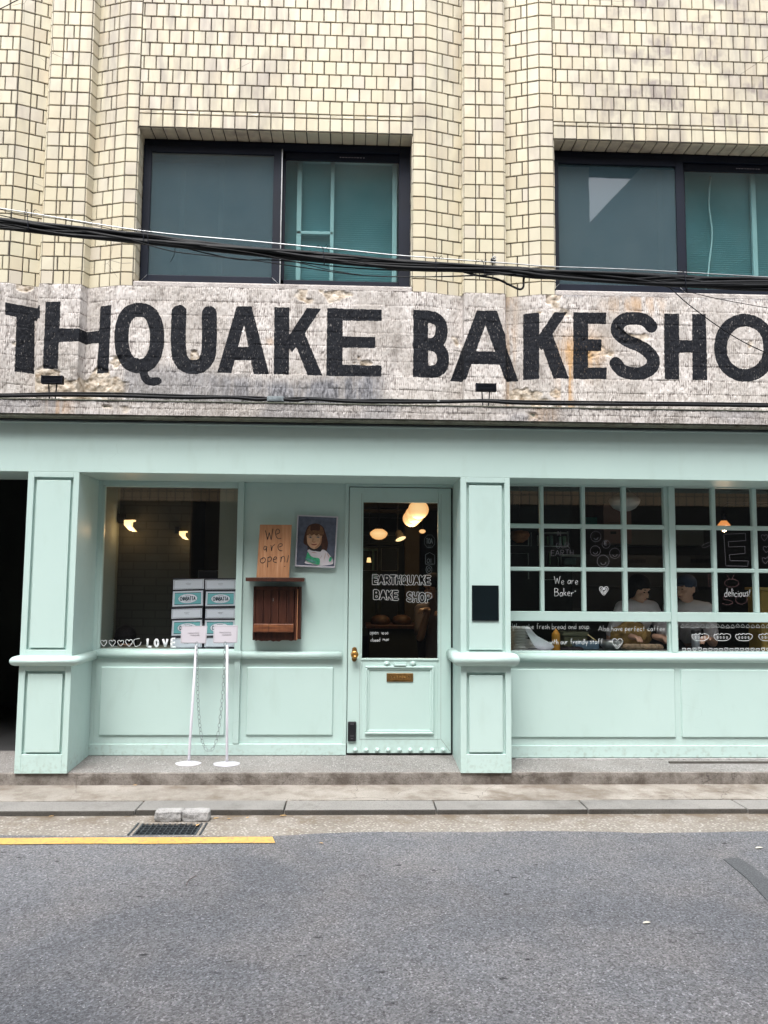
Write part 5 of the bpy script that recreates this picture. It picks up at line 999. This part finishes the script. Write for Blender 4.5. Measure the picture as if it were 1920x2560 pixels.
hd=MB(); bx_at(hd,C4,120,670,900,835,2.3,.38); hd.build('extractor_hood',simple('hood_grey',(.09,.11,.10),.5,.12,2),loc=(2.9,2.4,1.7),tags=('pale grey extractor hood above the deck oven','hood'))
cb=thing('cardboard_box','brown cardboard box on a high shelf at the top of the third window column','box',q(*C3(1490,800),1.8)); o=MB(); bx_at(o,C3,1425,405,1720,815,1.8,.3); o.build('carton',simple('cardboard',(.15,.10,.08),.8,.1,4),cb,bevel=.004); o=MB(); bx_at(o,C3,1500,690,1560,718,1.795,.004); bx_at(o,C3,1490,600,1590,606,1.795,.004); o.build('print',M['ink'],cb)
o=MB(); bx_at(o,C3,1250,545,1425,620,2.0,.1); o.build('green_crate',simple('green_plastic',(.02,.22,.16),.3,.2,6),loc=q(*C3(1330,620),2.0),tags=('translucent green plastic crate beside the cardboard box','crate'))
# glass-door fridge with shelves
fg=thing('display_fridge','tall dark display fridge with pale shelf edges in the first window columns','fridge',(1.75,1.6,0)); o=MB(); o.box(1.38,2.12,1.62,2.2,0,2.35); o.build('body',M['dark'],fg)
o=MB()
for (x0,y0,x1,y1) in ((475,830,668,838),(660,728,668,835),(475,912,665,916),(655,910,662,1035),(755,728,762,836),(825,838,1072,848),(1062,690,1070,846),(835,698,1070,716),(995,925,1190,950),(965,950,972,1040),(992,950,1000,1030),(835,1182,920,1188),(660,1108,668,1178),(688,700,694,840)): bx_at(o,C3,x0,y0,x1,y1,1.56,.03)
o.build('shelf_edges',simple('dim_shelf',(.24,.30,.27),.5,.1),fg)
for i,(x0,x1,y0,y1) in enumerate(((850,868,740,832),(880,915,730,832),(975,1000,740,832),(1010,1050,735,832),(870,890,900,1035),(1030,1150,960,1030))):
    o=MB(); bx_at(o,C3,x0,y0,x1,y1,1.50,.05); o.build('bottle',simple('green_bottle%d'%i,[(.03,.13,.06),(.07,.16,.14),(.10,.17,.15),(.05,.14,.09),(.02,.10,.04),(.05,.10,.10)][i],.3,.3,30),fg,bevel=.006)
wl_=q(*C3(570,740),1.45); t=thing('woven_lampshade','ribbed orange woven lampshade glimpsed in the first window column','lampshade',wl_); MB().lathe(wl_,[(.03,-.06),(.075,-.03),(.095,.01),(.08,.045),(.02,.055)],24).build('shade',simple('rattan',(.22,.10,.04),.6,.3,60),t); MB().tube([wl_,(wl_[0],wl_[1],2.9)],.004,5).build('cord',M['black'],t)
# things on the counter, from the photograph's lower lights
def zc(y=.812): return y
pz=q(*CS(150,318),.60)[2]; pl0=thing('serving_tray','long white tray under the stacked plates in the kitchen window','tray',(1.45,.60,pz-.01)); a=q(*CS(40,325),.56); b=q(*CS(462,322),.56); MB().box(a[0],b[0],.50,.72,pz-.012,pz-.002).build('tray',M['white'],pl0,bevel=.004)
xpl=q(*CS(140,200),.62)[0]; xr=q(*CS(228,200),.62)[0]-xpl; nP=15; zt=q(*CS(140,100),.62)[2]; proto=None
pts_=[(0,0),(xr*.55,0),(xr*.62,.002),(xr*.97,.0085),(xr,.0095),(xr*.99,.0115),(xr*.66,.0055),(0,.003)]
for i in range(nP):
    z=pz+(zt-pz)*i/nP; x=xpl+random.uniform(-.002,.002)
    lab='plate in the tall stack under the white cloth in the kitchen window' if i<nP-1 else 'topmost plate of the tall stack in the kitchen window'
    if proto is None: proto=MB().lathe((x,.62,z),pts_,32).build('plate',simple('glazed_plate',(.84,.86,.82),.3,.03),loc=(x,.62,z)); pl_o=proto
    else: pl_o=proto.copy(); S.collection.objects.link(pl_o); pl_o.location=(x,.62,z)
    tag(pl_o,lab,'plate','white plates stacked in the kitchen window')
x2=q(*CS(262,280),.78)[0]
for i in range(6):
    o=proto.copy(); S.collection.objects.link(o); o.location=(x2,.78,pz+i*.012); o.scale=(.8,.8,1); tag(o,'plate in the low stack half hidden behind the tall stack','plate','white plates stacked in the kitchen window')
# cloth draped over the stack
cp=[[(190,102),(215,160),(250,225),(285,285),(318,318)],[(215,100),(250,150),(285,205),(330,262),(375,320)],[(245,108),(275,150),(310,200),(370,255),(440,320)],[(262,130),(292,180),(332,200),(410,240),(495,290)]]
v=[];f=[]
for i,r_ in enumerate(cp):
    for j,pp_ in enumerate(r_): v.append(q(*CS(*pp_),.56-.03*math.sin(j*.9)-.012*(i%2)))
for i in range(3):
    for j in range(4): f.append((i*5+j,i*5+5+j,i*5+6+j,i*5+1+j))
cl=MB().add(v,f,0,True).build('white_cloth',simple('cotton_cloth',(.86,.87,.93),.9,.08,12,.3),loc=v[0],tags=('crumpled white cloth draped off the tall plate stack','cloth')); mo=cl.modifiers.new('s','SUBSURF'); mo.levels=mo.render_levels=3; mo=cl.modifiers.new('t','SOLIDIFY'); mo.thickness=.003
def bottle_at(cf,xc,y0,y1,hwx,Y,mat,lab,name='squeeze_bottle',cat='bottle',kind=0):
    b=q(*cf(xc,y1),Y); tz=q(*cf(xc,y0),Y)[2]; r=abs(q(*cf(xc+hwx,y1),Y)[0]-b[0]); h=tz-b[2]; t=thing(name,lab,cat,b)
    if kind==0:
        MB().lathe(b,[(0,0),(r*.96,0),(r,.01),(r,h*.72),(r*.9,h*.80),(r*.55,h*.84)],24).build('body',mat,t); MB().lathe(b,[(r*.6,h*.82),(r*.6,h*.88),(r*.25,h*.94),(r*.12,h),(0,h)],16).build('nozzle',mat,t)
    else:
        MB().lathe(b,[(0,0),(r*.85,0),(r*.97,h*.8),(r*.97,h*.81),(0,h*.81)],24).build('cup',mat,t); MB().lathe(b,[(r*1.0,h*.80),(r*1.0,h*.97),(r*.9,h),(0,h)],24).build('lid',M['black'],t)
bottle_at(CS,491,118,330,38,.60,simple('mustard_plastic',(.55,.25,.02),.4,.1),'orange mustard squeeze bottle right of the white cloth'); bottle_at(C4,818,1700,1900,44,.62,M['white'],'white paper cup with dark lid in the right lower window','paper_cup','cup',1)
o=MB(); bx_at(o,CS,565,190,790,322,.85,.18); bx_at(o,CS,555,150,800,192,.84,.2); o.build('storage_tub',simple('olive_tub',(.13,.14,.08),.5,.15,5),loc=q(*CS(680,322),.85),tags=('olive lidded storage tub behind the orange bottle','tub'),bevel=.008)
o=MB(); bx_at(o,CS,670,240,900,318,.72,.1); o.build('blue_container',simple('blue_plastic',(.10,.17,.24),.3,.15,5),loc=q(*CS(780,318),.72),tags=('bluish clear food container in front of the olive tub','container'),bevel=.008)
MB().tube([q(*CS(790,175),.66),q(*CS(872,236),.66)],.004,8).build('wooden_stick',simple('pale_stick',(.55,.45,.22),.5),loc=q(*CS(790,175),.66),tags=('thin yellow stick leaning out of the metal bowl','stick'))
bb_=q(*CS(1010,318),.70); rr_=abs(q(*CS(1125,318),.7)[0]-bb_[0]); MB().lathe(bb_,[(0,0),(rr_*.55,0),(rr_*.85,.035),(rr_,.078),(rr_*.97,.078),(rr_*.8,.035),(0,.006)],32).build('metal_bowl',simple('steel_bowl',(.45,.47,.48),.3,.1,9,metal=.8),loc=bb_,tags=('shallow steel bowl on the counter in the kitchen window','bowl'))
o=MB(); 
for k in range(7): p=q(*CS(560+k*26,312-6*(k%2)),.60); o.lathe(p,[(0,-.012),(.03,-.010),(.034,.004),(.02,.016),(0,.018)],12)
o.build('dark_rolls',simple('rye_crust',(.035,.025,.03),.5,.5,40,.5),loc=q(*CS(640,312),.6),tags=('heap of dark crumpled rolls on the counter right of the orange bottle','bread'))
a=q(*CS(1170,322),.56); b=q(*CS(1560,322),.56); MB().box(a[0],b[0],.50,.85,a[2]-.012,a[2]+.002).build('baking_tray',simple('tray_metal',(.40,.42,.43),.35,.1,9,metal=.7),loc=(a[0],.6,a[2]),bevel=.004,tags=('wide metal baking tray on the counter at the kitchen window','tray'))
dz=q(*CS(1170,322),.56)[2]
for k,(x,s) in enumerate(((1175,.9),(1245,1.1),(1320,1.),(1395,1.05),(1460,.8))):
    p=q(*CS(x,300),.64); t=MB().lathe((p[0],.66,dz+.002),[(.045*s,0),(.058*s,.014),(.045*s,.034+.006*(k%2)),(.02*s,.042),(0,.043)],18).build('flatbread_dough',simple('dough%d'%k,(.50,.36,.24),.7,.35,40,.6,bscale=50),loc=(p[0],.66,dz+.002)); tag(t,['leftmost dough round on the metal tray','second dough round from the left on the metal tray','middle dough round on the metal tray','fourth dough round on the metal tray','rightmost dough round on the metal tray'][k],'dough','dough rounds on the baking tray')
sk_=thing('flour_sack','large yellow-brown sack on the counter in front of the left baker','sack',q(*CS(1190,260),.84)); cf=lambda x,y:q(*CS(x,y),.84)
bmx=bmesh.new(); bmesh.ops.create_icosphere(bmx,subdivisions=4,radius=1); c=np.array(q(*CS(1195,190),.92)); from mathutils import noise as mn
for v_ in bmx.verts:
    n_=mn.noise(v_.co*2.2)*.22+mn.noise(v_.co*6)*.06; k=v_.co*(1+n_); v_.co=Vector((k.x*.17,k.y*.09,k.z*.125))
me=bpy.data.meshes.new('sack_body'); bmx.to_mesh(me); bmx.free(); me.polygons.foreach_set('use_smooth',[True]*len(me.polygons)); me.materials.append(simple('sackcloth',(.30,.19,.06),.85,.45,14,.4)); o=bpy.data.objects.new('sack_body',me); S.collection.objects.link(o); o.parent=sk_; o.location=Vector(c)-Vector(W[sk_.name]); W[o.name]=tuple(c)
yb=thing('yellow_tub','tall mustard yellow tub at the right edge of the kitchen window','tub',q(*C4(1560,1900),.80)); o=MB(); bx_at(o,C4,1480,1290,1760,1935,.80,.25); o.build('body',simple('yellow_plastic',(.28,.19,.04),.5,.15,4),yb,bevel=.02); o=MB(); bx_at(o,C4,1470,1262,1770,1296,.79,.27); o.build('rim',simple('yellow_rim',(.34,.24,.07),.5),yb,bevel=.006)
lp_=MB(); bx_at(lp_,C1,1282,740,1412,795,.72,.2); lp_.build('dark_case',M['black'],loc=q(*C1(1340,795),.72),tags=('dark case standing behind the bread box stacks','case'),bevel=.01)
# ================================================================ people (continuous remeshed bodies)
skin=simple('skin',(.50,.30,.21),.5,.06,8); hair=simple('black_hair',(.009,.008,.009),.8,.4,60,.6,spec=.15); tee=simple('white_cotton',(.52,.50,.52),.9,.05,10,.3); cap=simple('navy_cap',(.02,.035,.07),.8,.2,20); apr=simple('grey_apron',(.17,.15,.16),.85,.1,12,.3); trou=simple('dark_trousers',(.02,.02,.025),.9,.1)
def skel(name,chains,mat,parent,vox,extra=None):
    # chains: list of [(point, radius), ...]; swept and fused to ONE surface with a voxel remesh
    mb=MB()
    for ch_ in chains:
        P_=smooth([np.array((*p,r)) for p,r in ch_],5); mb.tube([p[:3] for p in P_],[float(p[3]) for p in P_],14)
        for p,r in (ch_[0],ch_[-1]):
            mb.lathe(p,[(0,-r)]+[(r*math.cos(a),r*math.sin(a)) for a in np.linspace(-1.3,1.3,7)]+[(0,r)],12)
    if extra: extra(mb)
    o=mb.build(name,mat,parent); mo=o.modifiers.new('r','REMESH'); mo.mode='VOXEL'; mo.voxel_size=vox; mo.use_smooth_shade=True; sm_=o.modifiers.new('s','SMOOTH'); sm_.factor=.5; sm_.iterations=3
    return o
def ellipsoid(mb,c,r,R=None,n=14,m=20):
    v=[];f=[]; R=R if R is not None else np.eye(3)
    for i in range(n+1):
        a=math.pi*i/n
        for k in range(m):
            b=2*math.pi*k/m; v.append(np.array(c)+R@np.array((r[0]*math.sin(a)*math.cos(b),r[1]*math.sin(a)*math.sin(b),r[2]*math.cos(a))))
    for i in range(n):
        for k in range(m): f.append((i*m+k,i*m+(k+1)%m,(i+1)*m+(k+1)%m,(i+1)*m+k))
    mb.add(v,f,0,True)
def person(label,head,face,tilt,sh,pelvis,elbL,wrL,elbR,wrR,hairkind,hd=(0,-1,-.25),shirt=tee,apron=False,sleeve=.55):
    head=np.array(head,float); t=thing('person',label,'person',(pelvis[0],pelvis[1],0),None)
    # head frame: local +x right, +y back, +z up ; face looks along -y
    cy,sy=math.cos(face),math.sin(face); ct,st_=math.cos(tilt),math.sin(tilt)
    Rz=np.array([[cy,-sy,0],[sy,cy,0],[0,0,1.]]); Rx=np.array([[1,0,0],[0,ct,-st_],[0,st_,ct]]); R=Rz@Rx; H=lambda *p: head+R@np.array(p,float)
    neck=np.array(sh)+np.array((0,0,.03)); chest=np.array(sh)-np.array((0,0,.10)); pel=np.array(pelvis,float); bodyax=Rz
    ax=np.array([.5,.25,0]) if hairkind!='seat' else np.array([1.,0,0]); ax=np.array([math.cos(face*.5),math.sin(face*.5),0]); sL=np.array(sh)+ax*-.155+np.array((0,0,-.03)); sR=np.array(sh)+ax*.155+np.array((0,0,-.03))
    def hand(w_,e_):
        d=np.array(hd,float); d/=np.linalg.norm(d); s=np.cross(d,[0,0,1.]); s/=np.linalg.norm(s); dn=np.cross(s,d); w_=np.array(w_,float)
        out=[[(w_,.026),(w_+d*.035,.026),(w_+d*.075,.022)]]
        for k,(o_,ln) in enumerate(((-.027,.060),(-.009,.070),(.009,.066),(.026,.052))):
            b0=w_+d*.075+s*o_; out.append([(b0,.0095),(b0+d*ln*.5+dn*.004,.009),(b0+d*ln*.85-dn*.016,.0078),(b0+d*ln-dn*.03,.007)])
        b0=w_+d*.02+s*(-.025); out.append([(b0,.012),(b0+d*.025-s*.028,.0105),(b0+d*.055-s*.035-dn*.008,.009)])
        out.append([(w_+d*.03-s*.012,.02),(w_+d*.075-s*.020,.014)]); out.append([(w_+d*.03+s*.012,.02),(w_+d*.075+s*.020,.014)])
        return out
    chains=[[(pel,.125),((pel+chest)/2,.115),(chest,.12),(np.array(sh)-np.array((0,0,.02)),.075),(neck,.052),(H(0,.01,-.09),.050)],[(sL,.055),(chest+(0,0,.06),.09),(sR,.055)],
      [(sL,.050),((sL+elbL)/2,.044),(np.array(elbL),.038),((np.array(elbL)+wrL)/2,.034),(np.array(wrL),.025)],[(sR,.050),((sR+elbR)/2,.044),(np.array(elbR),.038),((np.array(elbR)+wrR)/2,.034),(np.array(wrR),.025)]]
    for s in (-.09,.09):
        b=pel+np.array((s,0,0)); 
        if hairkind!='seat': chains.append([(b,.085),(b+(0,-.01,-.42),.055),(np.array((b[0],b[1]+.01,.07)),.038)]); chains.append([(np.array((b[0],b[1]+.01,.05)),.04),(np.array((b[0],b[1]-.15,.035)),.032)])
        else: chains.append([(b,.085),(b+(0,-.38,.02),.06),(np.array((b[0],b[1]-.36,.07)),.04)])
    chains+=hand(wrL,elbL)+hand(wrR,elbR)
    def hd_(mb):
        ellipsoid(mb,H(0,.012,.02),(.075,.094,.098),R); ellipsoid(mb,H(0,-.018,-.045),(.056,.066,.068),R); ellipsoid(mb,H(0,-.058,-.082),(.022,.020,.018),R)
        ellipsoid(mb,H(0,-.094,-.020),(.011,.016,.026),R); ellipsoid(mb,H(0,-.104,-.034),(.013,.012,.010),R); ellipsoid(mb,H(0,-.076,.028),(.052,.018,.014),R)
        ellipsoid(mb,H(0,-.082,-.062),(.024,.010,.010),R)
        for s in (-1,1): ellipsoid(mb,H(s*.075,.012,-.012),(.009,.018,.030),R); ellipsoid(mb,H(s*.038,-.066,-.028),(.020,.016,.018),R)
    body=skel('body',chains,skin,t,.0065,hd_)
    ex=MB()
    for s in (-1,1): ellipsoid(ex,H(s*.030,-.084,.004),(.013,.006,.0045),R,6,8); ellipsoid(ex,H(s*.032,-.089,.026),(.018,.004,.003),R,6,8)
    ex.build('eyes_and_brows',hair,t); ex=MB(); ellipsoid(ex,H(0,-.0915,-.062),(.020,.005,.0055),R,6,10); ex.build('mouth',simple('lips',(.33,.12,.10),.5),t)
    hm=MB()
    if hairkind=='cap':
        ellipsoid(hm,H(0,.018,.045),(.084,.103,.082),R); hm.build('cap_crown',cap,t); b=MB(); ellipsoid(b,H(0,-.095,.040),(.062,.060,.008),R); b.build('cap_brim',cap,t)
        b=MB(); ellipsoid(b,H(0,.062,-.018),(.074,.056,.062),R); b.build('hair',hair,t)
    else:
        def hx(mb):
            ellipsoid(mb,H(0,.014,.056),(.089,.104,.084),R); ellipsoid(mb,H(0,.060,-.02),(.082,.065,.080),R); 
            for s in (-1,1): ellipsoid(mb,H(s*.076,.005,-.005),(.018,.040,.070),R)
        mb=MB(); hx(mb); o=mb.build('hair',hair,t); mo=o.modifiers.new('r','REMESH'); mo.mode='VOXEL'; mo.voxel_size=.006; mo.use_smooth_shade=True
    k=.012; f_=sleeve
    sc=[[(pel+(0,0,.02),.125+k),((pel+chest)/2,.118+k),(chest,.12+k),(np.array(sh)-np.array((0,0,.03)),.078+k)],[(sL,.055+k),(chest+(0,0,.06),.09+k),(sR,.055+k)],
        [(sL,.052+k),(sL+(np.array(elbL)-sL)*f_,.050+k),(sL+(np.array(elbL)-sL)*(f_+.25),.050+k)],[(sR,.052+k),(sR+(np.array(elbR)-sR)*f_,.050+k),(sR+(np.array(elbR)-sR)*(f_+.25),.050+k)]]
    skel('t_shirt',sc,shirt,t,.009)
    if hairkind!='seat': skel('trousers',[[(pel+(s,0,0),.09+k),(pel+(s,-.01,-.42),.07),(np.array((pel[0]+s,pel[1]+.01,.10)),.058)] for s in (-.09,.09)],trou,t,.012)
    if apron:
        a=MB(); v=[];f=[]; n=9
        for i,(dz,wd) in enumerate(((.34,.09),(.24,.12),(.10,.17),(-.1,.19),(-.35,.20),(-.60,.20))):
            for k_ in range(n):
                an=-1.0+2.0*k_/(n-1); v.append((pel[0]+wd*math.sin(an)*1.0*math.cos(face)-0,pel[1]-.155*math.cos(an)-.012*math.sin(k_*2.1+i),pel[2]+dz))
        for i in range(5):
            for k_ in range(n-1): f.append((i*n+k_,i*n+k_+1,i*n+n+k_+1,i*n+n+k_))
        o=a.add(v,f,0,True).build('apron',apr,t); o.modifiers.new('t','SOLIDIFY').thickness=.004
    return t
# face angle 0 looks at the street (-Y); positive turns towards +X
hA=q(*C4(235,1290),1.0); shA=q(*C4(215,1440),1.05)
wA1=q(*CS(1300,240),.80); wA2=q(*CS(1480,275),.66)
person('bareheaded baker with black hair and white T-shirt bent over the counter',hA,.55,.30,shA,(shA[0]-.02,1.22,.93),(shA[0]-.26,1.0,shA[2]-.30),np.array((wA1[0]-.1,.86,.93)),(shA[0]+.24,.98,shA[2]-.30),np.array((wA2[0],.80,.93)),'hair',(.5,-.8,-.1),apron=True)
hB=q(*C4(712,1275),1.0); shB=q(*C4(735,1450),1.05)
person('person in navy cap and white T-shirt turned left, right of the two bakers',hB,-1.05,.12,shB,(shB[0]+.03,1.2,.92),(shB[0]-.20,.95,shB[2]-.30),np.array((q(*C4(600,1780),.8)[0],.82,.92)),(shB[0]+.20,1.0,shB[2]-.32),np.array((shB[0]+.05,.80,.92)),'cap',(-.7,-.7,-.1))
hC=q(*C2(1300,850),1.9); shC=(hC[0]+.03,1.95,hC[2]-.20)
person('person in pale shirt and long grey apron behind the right side of the door',(hC[0],1.88,hC[2]),-.9,.25,shC,(shC[0],1.98,.95),(shC[0]-.16,1.8,shC[2]-.29),np.array((shC[0]-.10,1.62,1.12)),(shC[0]+.2,1.85,shC[2]-.29),np.array((shC[0]+.05,1.60,1.10)),'hair',(-.6,-.7,0),apron=True,shirt=apr)
hD=q(*C1(815,1190),.90); person('person with black hair seated low behind the picture window, only the head top showing',(hD[0],.88,hD[2]-.02),.4,.5,(hD[0]-.02,.93,hD[2]-.19),(hD[0]-.02,.95,.45),(hD[0]-.22,.85,.62),np.array((hD[0]-.12,.72,.70)),(hD[0]+.22,.85,.62),np.array((hD[0]+.2,.70,.74)),'seat',(.3,-.9,0),shirt=simple('blue_shirt',(.08,.12,.20),.9,.1,10))
# ================================================================ across the street (seen only mirrored in the panes)
OB=thing('opposite_building','cream tiled building across the street mirrored in the shop windows','building',(0,-8.3,0)); YO=-8.2
def obm():
    t=NT('opposite_tile'); mp=t.n('Mapping',Vector=t.n('TexCoord',3),Rotation=(math.pi/2,0,0)); b=t.n('TexBrick',0,props={'offset':0.0},Vector=mp,Color1=(.56,.41,.25),Color2=(.49,.37,.23),Mortar=(.17,.14,.11),Scale=1.,Mortar_Size=.012,Brick_Width=.16,Row_Height=.28)
    t.P(Base_Color=b,Roughness=.5); return t.m
def obm2():
    t=NT('opposite_brick'); mp=t.n('Mapping',Vector=t.n('TexCoord',3),Rotation=(math.pi/2,0,0)); b=t.n('TexBrick',0,Vector=mp,Color1=(.030,.034,.036),Color2=(.038,.042,.044),Mortar=(.018,.02,.022),Scale=1.,Mortar_Size=.01,Brick_Width=.2,Row_Height=.07)
    t.P(Base_Color=b,Roughness=.8); return t.m
MB().box(-14,14,YO-2.9,YO+.02,2.9,4.9).build('tiled_wall',obm(),OB)
MB().box(-14,14,YO-3,YO,4.9,8.0).prism([(-14,YO,8.0),(4.5,YO,8.0),(4.5,YO,10.2),(-14,YO,10.2)],(0,-3,0)).prism([(4.5,YO,8.0),(14,YO,8.0),(14,YO,10.2),(6.2,YO,10.2),(4.5,YO,8.35)],(0,-3,0)).build('upper_wall',simple('stained_render',(.33,.30,.24),.8,.35,.9),OB)
MB().box(-14,14,YO-3,YO-.001,-.3,2.9).build('lower_wall',obm2(),OB)
MB().box(3.9,6.4,YO-.4,YO+.25,9.45,9.75).build('eave',M['dark'],OB)
o=MB(); 
for x in (-10.5,-7,-3.2,.6,3.0,7.5,11): o.box(x,x+1.5,YO-.05,YO+.02,3.4,4.9)
o.build('window',M['bluedark'],OB)
o=MB()
for x in (-10.5,-7,-3.2,.6,3.0,7.5,11):
    for z0,z1 in ((3.4,4.9),): o.rects([(x-.06,x,YO,YO+.05,z0-.06,z1+.06),(x+1.5,x+1.56,YO,YO+.05,z0-.06,z1+.06),(x,x+1.5,YO,YO+.05,z1,z1+.06),(x,x+1.5,YO,YO+.05,z0-.06,z0),(x+.72,x+.78,YO+.02,YO+.05,z0,z1)])
o.build('window_frame',M['pvc'],OB)
